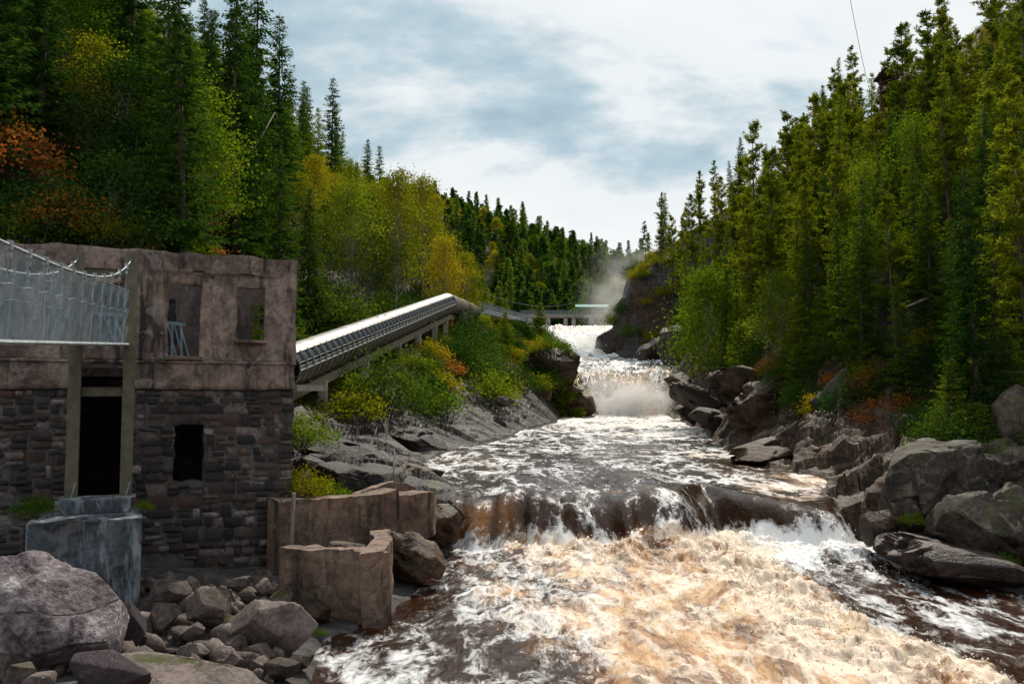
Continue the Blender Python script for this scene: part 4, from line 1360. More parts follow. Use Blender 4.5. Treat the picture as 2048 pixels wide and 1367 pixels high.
def build_dam():
    z0 = P(1150, 660, DY)[2] - 3.0
    zd = P(1150, 632, DY)[2]
    base = P(1140, 655, DY)
    t = thing('dam', 'low dam bridge on concrete piers above the upper falls', 'dam', base)
    inv = Matrix.Translation(-Vector(base))
    def fin(mb, name, mat, bevel=0.0):
        o = mb.build(name, mat, t, bevel=bevel); o.matrix_parent_inverse = inv
        return o
    xa, xb = P(1042, 640, DY)[0], P(1275, 640, DY)[0]
    fin(MB().box(((xa + xb) / 2, DY, zd - 0.1), (xb - xa, 2.6, 1.1)), 'deck', M['conc_dam'], 0.05)
    for px, w in ((1058, 2.6), (1096, 1.7), (1131, 1.4), (1147, 1.4), (1182, 1.6), (1217, 1.6), (1250, 1.6)):
        x = P(px, 650, DY)[0]
        h = zd - 0.65 - z0
        mb = MB()
        b0, b1 = w * 0.5, w * 0.42
        mb.hexa([(x - b0, DY - 2.6, z0), (x + b0, DY - 2.6, z0), (x + b0, DY + 2.2, z0), (x - b0, DY + 2.2, z0)],
                [(x - b1, DY - 1.2, z0 + h), (x + b1, DY - 1.2, z0 + h), (x + b1, DY + 1.4, z0 + h), (x - b1, DY + 1.4, z0 + h)])
        fin(mb, 'pier', M['conc_dam'], 0.08)
    railing(t, inv, (xa, DY - 1.2, zd + 0.45), (xb, DY - 1.2, zd + 0.45), 1.3, 'rail', 44, M['galv'])
    railing(t, inv, (xa, DY + 1.2, zd + 0.45), (xb, DY + 1.2, zd + 0.45), 1.3, 'rail', 44, M['galv'])
    # shelter on the deck
    s0, s1 = P(1153, 620, DY)[0], P(1214, 620, DY)[0]
    sh = thing('dam_shelter', 'mint green roofed shelter on top of the dam', 'shelter', ((s0 + s1) / 2, DY, zd + 0.45))
    inv2 = Matrix.Translation(-Vector(((s0 + s1) / 2, DY, zd + 0.45)))
    for x in np.linspace(s0 + 0.3, s1 - 0.3, 4):
        for e in (-0.95, 0.95):
            o = MB().box((x, DY + e, zd + 0.45 + 1.2), (0.14, 0.14, 2.4)).build('post', M['galv'], sh); o.matrix_parent_inverse = inv2
    mb = MB(); zt = zd + 0.45 + 2.4
    v = [(s0 - .4, DY - 1.6, zt), (s1 + .4, DY - 1.6, zt), (s1 + .4, DY, zt + 0.85), (s0 - .4, DY, zt + 0.85), (s1 + .4, DY + 1.6, zt), (s0 - .4, DY + 1.6, zt)]
    v += [(x, y, z - 0.12) for x, y, z in v]
    mb.add(v, [(0, 1, 2, 3), (3, 2, 4, 5), (7, 6, 9, 8), (8, 9, 11, 10), (0, 6, 7, 1), (5, 4, 10, 11), (1, 7, 8, 2), (2, 8, 10, 4), (0, 3, 9, 6), (3, 5, 11, 9)])
    o = mb.build('roof', M['mint'], sh); o.matrix_parent_inverse = inv2
build_dam()

# utility pole and lines by the gallery, cable across the gorge
pb = P(948, 640, 165.0)
o = MB().tube([pb - UP * 1, P(948, 575, 165.0)], 0.13, 7).build('utility_pole', M['dark']); tag(o, 'thin dark utility pole beside the end of the gallery', 'pole')
a, b = P(949, 577, 165.0), P(1150, 603, 262.0)
o = MB().tube([a + (b - a) * f - UP * 2.4 * 4 * f * (1 - f) for f in np.linspace(0, 1, 14)], 0.035, 4).build('power_line', M['dark']); tag(o, 'thin dark wire running from the utility pole to the dam', 'wire')
a, b = P(1690, -60, 70.0), P(1742, 190, 93.0)
o = MB().tube([a + (b - a) * f - UP * 0.8 * 4 * f * (1 - f) for f in np.linspace(0, 1, 14)], 0.022, 4).build('zip_line', M['dark']); tag(o, 'thin cable crossing the sky above the right slope', 'cable')

def build_lookout():
    Y = 96.0
    c = P(1782, 165, Y)
    t = thing('lookout_shelter', 'dark red timber lookout with gabled roof high in the right hand forest', 'lookout', c - UP * 2)
    inv = Matrix.Translation(-Vector(c - UP * 2))
    def fin(mb, name, mat):
        o = mb.build(name, mat, t); o.matrix_parent_inverse = inv
    w = 2.5
    ax = np.array((math.cos(0.5), math.sin(0.5), 0)); ay = np.array((-math.sin(0.5), math.cos(0.5), 0))
    zf = P(1782, 182, Y)[2]; ze = P(1782, 157, Y)[2]; zr = P(1782, 138, Y)[2]
    base = np.array((c[0] + 0.4, c[1], 0))
    fin(MB().box(base + UP * zf, (w, w, 0.22), (ax, ay, UP)), 'deck', M['cabin_roof'])
    for ex in (-1, 1):
        for ey in (-1, 1):
            p = base + ax * ex * (w / 2 - 0.2) + ay * ey * (w / 2 - 0.2)
            g = float(ground(p[0], p[1])) - 0.5
            fin(MB().box(p + UP * (g + ze) / 2, (0.22, 0.22, ze - g), (ax, ay, UP)), 'post', M['cabin_red'])
    for sgn in (-1, 1):
        for ax_, ay_ in ((ax, ay), (ay, ax)):
            for hh in (0.55, 1.0):
                fin(MB().bar(base + ax_ * sgn * w / 2 - ay_ * w / 2 + UP * (zf + hh), base + ax_ * sgn * w / 2 + ay_ * w / 2 + UP * (zf + hh), 0.07, 0.1), 'railing', M['cabin_red'])
    e = w / 2 + 0.35
    mb = MB()
    q = lambda x, y, z: base + ax * x + ay * y + UP * z
    v = [q(-e, -e, ze), q(e, -e, ze), q(e, 0, zr), q(-e, 0, zr), q(e, e, ze), q(-e, e, ze)]
    v += [p - UP * 0.16 for p in v]
    mb.add(v, [(0, 1, 2, 3), (3, 2, 4, 5), (7, 6, 9, 8), (8, 9, 11, 10), (0, 6, 7, 1), (5, 4, 10, 11), (1, 7, 8, 2), (2, 8, 10, 4), (0, 3, 9, 6), (3, 5, 11, 9)])
    fin(mb, 'roof', M['cabin_roof'])
build_lookout()

# ------------------------------------------------------------------ boulders on the near left bank
BO = [  # px, py, Y, w, h, material, label, keywords
    (92, 1238, 13.0, 300, 225, 'rock_white', 'huge pale boulder with purple stains in the bottom left corner', dict(seed=17, level=6, cuts=20, tight=0.74, chop=(0.86, 0.955), nch=20, fct=0.6, rot=(0.1, 0.3, 0.3))),
    (238, 1255, 13.8, 100, 110, 'rock_purple', 'dark purple rock tucked against the huge pale boulder', dict(seed=12, level=5, cuts=14, rot=(0, 0.5, 0.2))),
    (540, 1255, 17.0, 176, 118, 'rock_tan', 'large humped brown boulder nearest the dark water', dict(seed=21, level=5, cuts=16, rough=0.05, facet=0.6, rot=(0, 0.18, 0))),
    (425, 1218, 17.0, 92, 108, 'rock_tan', 'tilted flat faced slab leaning among the boulders', dict(seed=33, level=5, cuts=10, tight=0.6, depth=0.5, rot=(0.4, -0.5, 0.3))),
    (332, 1236, 16.0, 66, 68, 'rock_tan', 'grey four sided boulder with a light ridge in the middle of the pile', dict(seed=41, cuts=12, tight=0.62)),
    (388, 1268, 16.0, 54, 44, 'rock_tan', 'grey block right below the tilted slab', dict(seed=43, cuts=12, tight=0.6)),
    (338, 1190, 17.5, 84, 58, 'rock_tan', 'reddish brown boulder against the foot of the concrete block', dict(seed=45, cuts=12)),
    (378, 1170, 18.5, 40, 36, 'rock_tan', 'small brown rock at the foot of the ruin', dict(seed=46, cuts=10)),
    (470, 1284, 15.8, 54, 36, 'rock_tan', 'pale wedge shaped stone in front of the large humped boulder', dict(seed=47, cuts=10, tight=0.6)),
    (514, 1302, 15.4, 68, 38, 'rock_tan', 'flat topped tan stone below the large humped boulder', dict(seed=48, cuts=10, tight=0.6)),
    (386, 1302, 15.0, 60, 38, 'rock_tan', 'pinkish rough stone in the middle of the scree', dict(seed=49, cuts=10)),
    (462, 1322, 14.8, 42, 40, 'rock_tan', 'small upright grey wedge stone in the scree', dict(seed=50, cuts=9, tight=0.55)),
    (517, 1330, 14.6, 36, 32, 'rock_tan', 'small cube shaped stone at the lower right of the scree', dict(seed=51, cuts=9, blocky=0.6)),
    (292, 1282, 15.0, 40, 34, 'rock_tan', 'small grey stone right of the dark purple rock', dict(seed=52, cuts=10)),
    (288, 1238, 15.5, 34, 28, 'rock_tan', 'small pale stone between purple rock and grey boulder', dict(seed=53, cuts=10)),
    (345, 1306, 14.6, 36, 22, 'rock_tan', 'flat light stone on the scree', dict(seed=54, cuts=9)),
    (430, 1296, 15.2, 40, 28, 'rock_tan', 'reddish stone behind the upright wedge', dict(seed=55, cuts=9)),
    (488, 1318, 15.0, 32, 26, 'rock_tan', 'small reddish stone between wedge and cube stone', dict(seed=56, cuts=9)),
    (560, 1342, 14.5, 74, 40, 'rock_brown', 'low dark wet rock at the lapping water', dict(seed=57, cuts=10)),
    (590, 1322, 16.0, 70, 30, 'rock_brown', 'low brown ledge rock in the foam at the shore', dict(seed=58, cuts=10)),
    (352, 1352, 13.2, 330, 62, 'rock_tan', 'long low brown slab along the bottom edge', dict(seed=59, level=5, cuts=16, rough=0.05, rot=(0, 0.14, 0))),
    (225, 1352, 12.4, 150, 90, 'rock_purple', 'purplish grey slab at the bottom between pale boulder and brown slab', dict(seed=60, level=5, cuts=14, rot=(0, 0.3, 0))),
    (44, 1346, 11.2, 74, 50, 'rock_tan', 'smooth grey stone under the huge pale boulder', dict(seed=61, cuts=9)),
    (80, 1362, 10.8, 60, 34, 'rock_tan', 'light flat stone on the bottom edge under the pale boulder', dict(seed=62, cuts=9)),
    (6, 1330, 11.0, 50, 60, 'rock_tan', 'brown stone cut by the left edge of the picture', dict(seed=63, cuts=9)),
    (0, 1160, 15.0, 60, 60, 'rock_purple', 'dark rock behind the huge pale boulder at the left edge', dict(seed=64, cuts=9)),
    (478, 1164, 21.0, 44, 26, 'rock_tan', 'pale rubble stone fallen against the ruin corner', dict(seed=65, cuts=9, tight=0.6)),
    (528, 1152, 22.0, 36, 34, 'rock_tan', 'tall pale rubble stone right under the ruin corner', dict(seed=66, cuts=9, tight=0.6)),
    (500, 1182, 20.0, 26, 20, 'rock_tan', 'cube of rubble above the large humped boulder', dict(seed=67, cuts=8, blocky=0.7)),
    (552, 1178, 20.5, 40, 26, 'rock_tan', 'flat rubble stone beside the basin wall', dict(seed=68, cuts=8)),
    (455, 1190, 19.2, 36, 26, 'rock_tan', 'small brown stone behind the tilted slab', dict(seed=69, cuts=8)),
    (615, 1215, 19.5, 90, 60, 'rock_brown', 'dark brown rock in front of the cracked basin wall', dict(seed=70, cuts=12, level=5)),
    (300, 1168, 18.2, 40, 22, 'rock_tan', 'pale flat stone at the foot of the concrete block', dict(seed=72, cuts=8)),
]
for px, py, Y, w, h, mt, lab, kw in BO:
    kw = dict(kw)
    kw['facet'] = kw.pop('fct', 0.30)
    kw.setdefault('chop', (0.76, 0.93))
    kw['nchop'] = kw.pop('nch', 13)
    kw['rough'] = 0.035
    kw['ground_it'] = True
    kw['level'] = max(5, kw.get('level', 5)) if w > 40 else 4
    rock('boulder', lab, 'boulder', px, py, Y, w, h, M[mt], kw.pop('seed'), kw.pop('level', 4), **kw)
# loose scree between the boulders
SM = [(92, 1238, 'the huge pale boulder'), (238, 1255, 'the dark purple rock'), (540, 1255, 'the humped brown boulder'), (425, 1218, 'the tilted slab'), (332, 1236, 'the four sided boulder'), (300, 1180, 'the foot of the concrete block'),
      (560, 1160, 'the ruin corner'), (620, 1180, 'the cracked basin wall'), (352, 1352, 'the long bottom slab'), (462, 1322, 'the upright wedge stone'), (514, 1302, 'the flat topped tan stone'), (560, 1342, 'the low wet rock'),
      (388, 1268, 'the grey block'), (386, 1302, 'the pinkish rough stone'), (338, 1190, 'the reddish boulder'), (44, 1346, 'the smooth grey stone'), (225, 1352, 'the purplish slab')]
sl_seen = set()
def stone_label(px, py, s):
    size = 'fist sized' if s < 0.1 else 'small' if s < 0.16 else 'middling' if s < 0.24 else 'larger'
    for m in sorted(SM, key=lambda m: (m[0] - px) ** 2 + (m[1] - py) ** 2)[:8]:
        dx, dy = px - m[0], py - m[1]
        far_ = 'close ' if math.hypot(dx, dy) < 40 else '' if math.hypot(dx, dy) < 100 else 'well '
        rel = ('right of' if dx > 0 else 'left of') if abs(dx) > 1.5 * abs(dy) else ('above' if dy < 0 else 'below') if abs(dy) > 1.5 * abs(dx) else ('above' if dy < 0 else 'below') + (' and right of' if dx > 0 else ' and left of')
        lab = size + ' loose stone ' + far_ + rel + ' ' + m[2]
        if lab not in sl_seen:
            break
    sl_seen.add(lab)
    return lab
R = np.random.RandomState(77)
shp = []
for k in range(6):
    v, f = rock_mesh(300 + k, 2, 8, (1, 0.9, 0.75), 0.08, tight=0.62)
    shp.append(mk_mesh('scree_stone', v, f, M['rock_tan']))
for k in range(285):
    px, py = R.uniform(-20, 620) if k % 3 else R.uniform(230, 600), R.uniform(1165, 1366)
    for Y in np.arange(12.5, 26, 0.25):
        c = P(px, py, Y)
        z = float(ground(c[0], c[1]))
        if c[2] <= z:
            break
    if c[0] > rxl(c[1]) - 0.1:
        continue
    s = R.uniform(0.07, 0.18) * (2.0 if R.rand() < 0.3 else 1)
    o = link('scree_stone', shp[R.randint(6)], loc=(c[0], c[1], z + s * 0.35), rot=tuple(R.uniform(-3, 3, 3)), scale=s)
    tag(o, stone_label(px, py, s), 'stone', 'loose stones below the ruin')

# ------------------------------------------------------------------ rock outcrops, left shore and right bank
OC = [
    (812, 945, 40.0, 150, 46, 'rock_brown', 'flat brown rock jutting into the river beside the metal staff', dict(seed=81, level=5, cuts=10, rot=(0, 0.10, 0), strata=0.06)),
    (1010, 803, 82.0, 38, 22, 'rock_tan', 'lone loose boulder lying on the rock shelf below the bushes', dict(seed=82, cuts=10)),
    (1102, 742, 128.0, 118, 92, 'rock_brown', 'dark rock knob topped with shrubs left of the middle waterfall', dict(seed=83, level=5, cuts=18, blocky=0.4, rough=0.08, strata=0.05)),
    (1128, 796, 131.0, 140, 72, 'rock_brown', 'smooth wet ledge at the left foot of the middle waterfall', dict(seed=84, level=5, cuts=14, rough=0.06, rot=(0, 0.35, 0))),
    (1075, 790, 122.0, 60, 40, 'rock_brown', 'cracked ledge block under the dark rock knob', dict(seed=85, level=5, cuts=12, blocky=0.5)),
    (845, 1052, 33.2, 150, 92, 'rock_brown', 'wet brown rock carrying the broken wall stub beside the drop', dict(seed=86, level=5, cuts=12, blocky=0.4, rough=0.08, strata=0.08)),
    (815, 1112, 27.4, 150, 105, 'rock_brown', 'dark wet rock base between the basin wall and the drop', dict(seed=114, level=5, cuts=14, blocky=0.4, strata=0.06)),
    (700, 1130, 25.6, 150, 90, 'rock_brown', 'dark rubble fill inside the walled basin', dict(seed=115, level=5, cuts=14, blocky=0.4)),
    (885, 1030, 33.5, 90, 70, 'rock_brown', 'rust brown rock lip at the left end of the drop', dict(seed=116, level=5, cuts=12, blocky=0.4)),
    (840, 880, 46.0, 120, 50, 'rock_shelf', 'rounded brown hump on the wet rock shelf', dict(seed=87, level=5, cuts=12, rot=(0, 0.25, 0))),
    (690, 905, 40.0, 170, 50, 'rock_shelf', 'sloping wet slab on the shelf below the gallery pillar', dict(seed=88, level=5, cuts=10, rot=(0, 0.2, 0), strata=0.05)),
    (700, 955, 36.5, 240, 70, 'rock_shelf', 'broad sloping slab behind the long concrete wall', dict(seed=89, level=5, cuts=10, rot=(0, 0.12, 0), strata=0.06)),
    # right foreground
    (1850, 985, 32.0, 250, 200, 'rock_grey', 'large grey lichened outcrop sloping into the river on the right', dict(seed=90, level=6, cuts=16, rough=0.10, rot=(0, -0.45, 0.2))),
    (1985, 1045, 29.0, 250, 160, 'rock_grey', 'bulging grey outcrop with a shaded face at the right edge', dict(seed=91, level=6, cuts=12, rough=0.09)),
    (1985, 930, 32.5, 190, 110, 'rock_grey', 'rounded grey outcrop top below the small pine', dict(seed=92, level=5, cuts=12, rough=0.09)),
    (2040, 850, 34.0, 130, 160, 'rock_grey', 'steep grey outcrop cut by the right edge of the picture', dict(seed=93, level=5, cuts=14, rough=0.09)),
    (1930, 1125, 28.0, 310, 70, 'rock_red', 'reddish stepped ledge above the dark slack water', dict(seed=94, level=6, cuts=10, blocky=0.7, rough=0.05, rot=(0, 0.16, 0), strata=0.10)),
    (1840, 1105, 29.0, 120, 78, 'rock_red', 'blocky reddish ledge end beside the water dome', dict(seed=95, level=5, cuts=9, blocky=0.8, strata=0.10, rot=(0, 0.1, 0))),
    (1770, 1050, 30.5, 90, 70, 'rock_brown', 'dark wet rock at the right end of the drop', dict(seed=96, level=5, cuts=12, rot=(0, -0.3, 0))),
    # right middle
    (1562, 905, 50.0, 190, 62, 'rock_brown', 'long low brown rock jutting into the middle reach', dict(seed=98, level=5, cuts=12, rough=0.07, rot=(0, -0.08, 0), strata=0.05)),
    (1700, 910, 45.0, 150, 80, 'rock_brown', 'low dark wet rocks behind the large grey outcrop', dict(seed=99, level=5, cuts=14, rough=0.10, blocky=0.4, rot=(0, -0.2, 0))),
    (1535, 815, 60.0, 160, 112, 'rock_brown', 'big brown overhanging block above the long low rock', dict(seed=100, level=5, cuts=14, blocky=0.5, rough=0.08, rot=(0, -0.12, 0))),
    (1470, 765, 68.0, 120, 70, 'rock_brown', 'brown outcrop with moss above the strata slabs', dict(seed=101, level=5, cuts=14, blocky=0.4, rough=0.08, rot=(0, -0.25, 0))),
    (1690, 815, 50.0, 130, 170, 'cliff', 'streaked grey rock wall behind the low wet rocks', dict(seed=102, level=5, cuts=16, blocky=0.5, rough=0.10, strata=0.06)),
    (1775, 850, 46.0, 120, 150, 'cliff', 'steep streaked rock face beside the grey outcrop', dict(seed=103, level=5, cuts=16, blocky=0.5, rough=0.10, rot=(0, 0.2, 0))),
    (1620, 880, 52.0, 90, 70, 'rock_brown', 'broken square blocks below the rock wall', dict(seed=104, level=5, cuts=12, blocky=0.7, strata=0.08)),
    (1400, 800, 92.0, 130, 50, 'rock_brown', 'tilted strata slab on the right of the middle waterfall', dict(seed=105, level=5, cuts=10, rot=(0, 0.5, 0), strata=0.12)),
    (1372, 770, 118.0, 90, 40, 'rock_brown', 'upper tilted slab beside the middle waterfall', dict(seed=106, level=5, cuts=10, rot=(0, 0.45, 0), strata=0.12)),
    (1440, 845, 76.0, 130, 44, 'rock_brown', 'low tilted slab at the water in the middle reach', dict(seed=107, level=5, cuts=10, rot=(0, 0.3, 0), strata=0.12)),
    (1385, 828, 100.0, 80, 40, 'rock_brown', 'dark slab at the right foot of the middle waterfall', dict(seed=108, level=5, cuts=10, rot=(0, 0.3, 0), strata=0.1)),
    # beyond the fall
    (1365, 690, 158.0, 110, 80, 'cliff', 'upright dark rock ribs above the middle waterfall', dict(seed=109, level=5, cuts=14, blocky=0.5, rough=0.10, strata=0.06)),
    (1310, 700, 172.0, 80, 44, 'cliff', 'wet sloping rocks beside the upper pool', dict(seed=110, level=5, cuts=12, rot=(0, -0.5, 0))),
    (1226, 690, 200.0, 70, 62, 'cliff', 'low dark rock at the foot of the cliff spur in the spray', dict(seed=117, level=5, cuts=14, blocky=0.4, rot=(0, -0.5, 0))),
    (1272, 648, 206.0, 110, 120, 'cliff', 'dark cliff spur with a green cap beside the upper falls', dict(seed=111, level=5, cuts=14, blocky=0.4, rough=0.08, facet=1.3, rot=(0, -0.25, 0))),
    (1062, 670, 215.0, 40, 30, 'cliff', 'dark wet rock splitting the left edge of the upper falls', dict(seed=112, level=5, cuts=12)),
    (925, 640, 112.0, 44, 30, 'cliff', 'dark rock poking out of the orange grass under the gallery', dict(seed=113, level=5, cuts=12)),
]
for px, py, Y, w, h, mt, lab, kw in OC:
    kw = dict(kw)
    kw.setdefault('facet', 1.3)
    kw.setdefault('chop', (0.90, 0.985))
    kw['nchop'] = 20
    rock('rock_outcrop', lab, 'rock', px, py, Y, w, h, M[mt], kw.pop('seed'), kw.pop('level', 5), **kw)
# ------------------------------------------------------------------ plants
def diamonds(base, dirv, length, width, R):
    """leaf-like quads: base point, direction, length, half width"""
    d = dirv / (np.linalg.norm(dirv, axis=1, keepdims=True) + 1e-9)
    sd_ = np.cross(d, R.randn(*d.shape))
    sd_ /= np.linalg.norm(sd_, axis=1, keepdims=True) + 1e-9
    l, w = length[:, None], width[:, None]
    return np.stack([base, base + d * l * 0.5 + sd_ * w, base + d * l, base + d * l * 0.5 - sd_ * w], 1)

def trunk_mb(H, r, R, bend=0.02, n=7, rings=9, top=0.08):
    mb = MB()
    zs = np.linspace(-0.6, H, rings)
    off = np.cumsum(R.randn(rings, 2) * bend * H / rings, 0)
    pts = [np.array((off[i, 0], off[i, 1], z)) for i, z in enumerate(zs)]
    mb.tube(pts, [r * (1.15 if i == 0 else 1) * (1 - (1 - top) * max(z, 0) / H) for i, z in enumerate(zs)], n)
    return mb, lambda z: np.stack([np.interp(z, zs, off[:, 0]), np.interp(z, zs, off[:, 1])], -1)

def leafmesh(name, q, R, mat, grp=None):
    n = len(q)
    r = R.rand(n)
    if grp is not None:                                         # leaves of one branch share most of their tone
        r = 0.62 * R.rand(int(grp.max()) + 1)[grp] + 0.38 * r
    return mk_mesh(name, q.reshape(-1, 3), np.arange(4 * n).reshape(-1, 4), mat, False, {'rnd': ('FACE', r)})

def spruce(seed, H, Rr, whorls, per, bare=0.08, twig=0.30, droop=0.35, step=0.20, mat='spruce', dead=0.0, ragged=0.25, wmul=1.0):
    R = np.random.RandomState(seed)
    mb, off = trunk_mb(H, 0.0105 * H + 0.02, R, 0.012)
    t = bare + (1 - bare) * (np.arange(whorls) + 0.0) / whorls
    t = np.repeat(t, per) + R.uniform(-0.4, 0.4, whorls * per) / whorls * (1 - bare)
    t = t.clip(bare * 0.9, 0.985)
    f = (1 - t) / (1 - bare)
    L = Rr * f ** 0.72 * R.uniform(1 - 2 * ragged, 1.08, len(t)).clip(0.3) * np.minimum(1, 0.55 + (t - bare) * 6) + 0.14
    az = R.rand(len(t)) * 2 * np.pi
    dr = droop * R.uniform(0.6, 1.5, len(t)) * (0.3 + 0.9 * f)
    K = np.maximum(3, (L / step).astype(int))
    bi = np.repeat(np.arange(len(t)), K)
    s = np.concatenate([np.linspace(0.18, 1.0, k) for k in K]) + R.uniform(-0.05, 0.05, len(bi))
    o = np.stack([np.cos(az), np.sin(az), 0 * az], 1)
    lat = np.stack([-np.sin(az), np.cos(az), 0 * az], 1)
    def at(b, s):
        z = t[b] * H + L[b] * (0.12 * s - dr[b] * s + 0.45 * dr[b] * s ** 2.4)
        xy = off(z)
        return np.stack([xy[:, 0] + o[b, 0] * s * L[b], xy[:, 1] + o[b, 1] * s * L[b], z], 1)
    quads = []
    for side in (-1, 1, 0):
        p = at(bi, s) + R.randn(len(bi), 3) * 0.03
        ln = twig * R.uniform(0.6, 1.5, len(bi)) * (1.15 - 0.45 * s) * (0.6 + 0.4 * np.minimum(L[bi], 1.2))
        dv = o[bi] * R.uniform(0.4, 1.0, (len(bi), 1)) + lat[bi] * side * R.uniform(0.6, 1.2, (len(bi), 1))
        dv[:, 2] += R.uniform(-0.55, 0.12, len(bi)) - (0.5 if side == 0 else 0)
        quads.append(diamonds(p, dv, ln, ln * 0.17 * wmul * R.uniform(0.7, 1.3, len(bi)), R))
    q = np.concatenate(quads)
    for b in range(0, len(t), 3):                               # some branch wood
        e = at(np.array([b, b, b]), np.array([0.0, 0.45, 0.8]))
        mb.tube(list(e), [0.02, 0.013, 0.006], 3, False)
    for k in range(int(dead)):                                  # dead lower twigs
        z = R.uniform(0.06, bare + 0.15) * H
        a = R.rand() * 6.28
        l = R.uniform(0.4, 1.3)
        xy = off(np.array([z]))[0]
        b0 = np.array((xy[0], xy[1], z))
        e = b0 + np.array((math.cos(a) * l, math.sin(a) * l, -0.25 * l))
        mb.tube([b0, (b0 + e) / 2 + (0, 0, 0.06), e], [0.016, 0.01, 0.004], 3, False)
    return (mb.mesh('trunk', M['bark'], True), leafmesh('crown', q, R, M[mat], np.concatenate([bi] * 3)))

def pine(seed, H, Rr, nb, bare=0.45, mat='pine', dead=22, tuft=0.30):
    R = np.random.RandomState(seed)
    mb, off = trunk_mb(H, 0.0095 * H + 0.02, R, 0.03)
    quads, gi = [], []
    t = np.sort(bare + (1 - bare) * R.rand(nb) ** 0.85)
    for k in range(nb):
        f = (1 - t[k]) / (1 - bare)
        L = Rr * (0.25 + 0.75 * min(1, f * 1.7)) * R.uniform(0.45, 1.15)
        a = R.rand() * 6.28
        od = np.array((math.cos(a), math.sin(a), 0))
        z = t[k] * H * 0.985
        up = R.uniform(-0.15, 0.35) + 0.35 * (1 - f)
        xy = off(np.array([z]))[0]
        b0 = np.array((xy[0], xy[1], z))
        pts = [b0 + od * L * s + np.array((0, 0, L * (up * s - 0.35 * s * (1 - s)))) for s in (0, 0.35, 0.7, 1.0)]
        mb.tube(pts, [0.03, 0.02, 0.012, 0.005], 3, False)
        n = max(3, int(L / 0.15))
        for s in np.linspace(0.3, 1.0, n):
            i = min(2, int(s * 3))
            c = pts[i] + (pts[i + 1] - pts[i]) * (s * 3 - i)
            m = R.randint(12, 20)
            c = c + R.randn(3) * 0.10 * L * 0.6
            dv = R.randn(m, 3) * (1, 1, 0.7) + od * 0.5 + (0, 0, 0.35)
            ln = tuft * R.uniform(0.7, 1.5, m)
            quads.append(diamonds(np.repeat(c[None], m, 0) + R.randn(m, 3) * 0.06, dv, ln, ln * 0.16, R)); gi.append(np.full(m, k))
    for k in range(dead):
        z = R.uniform(0.10, bare + 0.1) * H
        a = R.rand() * 6.28
        l = R.uniform(0.4, 1.6)
        xy = off(np.array([z]))[0]
        b0 = np.array((xy[0], xy[1], z))
        e = b0 + np.array((math.cos(a) * l, math.sin(a) * l, R.uniform(-0.3, 0.1) * l))
        mb.tube([b0, (b0 + e) / 2 + R.randn(3) * 0.06, e], [0.018, 0.01, 0.004], 3, False)
    return (mb.mesh('trunk', M['bark'], True), leafmesh('crown', np.concatenate(quads), R, M[mat], np.concatenate(gi)))

def broadleaf(seed, H, Rr, clumps, per, mat='leaf', bark_='birch', leaf=0.15, lean=0.06, low=0.30):
    R = np.random.RandomState(seed)
    mb, off = trunk_mb(H * 0.9, 0.009 * H + 0.015, R, lean, 7, 9, 0.12)
    quads = []
    for k in range(clumps):
        t = low + (1 - low) * R.rand() ** 0.8
        a = R.rand() * 6.28
        rad = Rr * math.sin(math.pi * min(0.97, (0.18 + 0.82 * (t - low) / (1 - low)))) ** 0.7 * R.uniform(0.25, 1.05)
        z = t * H
        xy = off(np.array([min(z, H * 0.9)]))[0]
        c = np.array((xy[0] + math.cos(a) * rad, xy[1] + math.sin(a) * rad, z))
        z0 = max(0.2 * H, z - rad * 1.1 - 0.3)
        x0 = off(np.array([z0]))[0]
        b0 = np.array((x0[0], x0[1], z0))
        mb.tube([b0, b0 + (c - b0) * 0.5 + R.randn(3) * 0.08, c], [0.028, 0.017, 0.006], 3, False)
        m = int(per * R.uniform(0.5, 1.4))
        cs = Rr * R.uniform(0.16, 0.30)
        p = c + R.randn(m, 3) * cs * (1, 1, 0.6)
        dv = R.randn(m, 3) * (1, 1, 0.5) + (0, 0, -0.25)
        ln = leaf * R.uniform(0.65, 1.4, m)
        quads.append(diamonds(p, dv, ln, ln * 0.36, R))
    return (mb.mesh('trunk', M[bark_], True), leafmesh('crown', np.concatenate(quads), R, M[mat], np.concatenate([np.full(len(q_), i_) for i_, q_ in enumerate(quads)])))

def shrub(seed, H, Rr, clumps, per, mat, leaf=0.11):
    R = np.random.RandomState(seed)
    mb = MB()
    quads = []
    for k in range(clumps):
        a = R.rand() * 6.28
        rad = Rr * math.sqrt(R.rand())
        z = H * (1 - (rad / Rr) ** 2 * 0.75) * R.uniform(0.35, 1.0)
        c = np.array((math.cos(a) * rad, math.sin(a) * rad, z))
        mb.tube([(c[0] * 0.15, c[1] * 0.15, -0.3), (c[0] * 0.6, c[1] * 0.6, z * 0.6), c], [0.018, 0.011, 0.004], 3, False)
        m = int(per * R.uniform(0.6, 1.4))
        p = c + R.randn(m, 3) * (0.20 * Rr, 0.20 * Rr, 0.14 * H)
        dv = R.randn(m, 3) * (1, 1, 0.6) + (0, 0, 0.2)
        ln = leaf * R.uniform(0.6, 1.5, m)
        quads.append(diamonds(p, dv, ln, ln * 0.34, R))
    return (mb.mesh('stems', M['bark'], True), leafmesh('leaves', np.concatenate(quads), R, M[mat], np.concatenate([np.full(len(q_), i_) for i_, q_ in enumerate(quads)])))

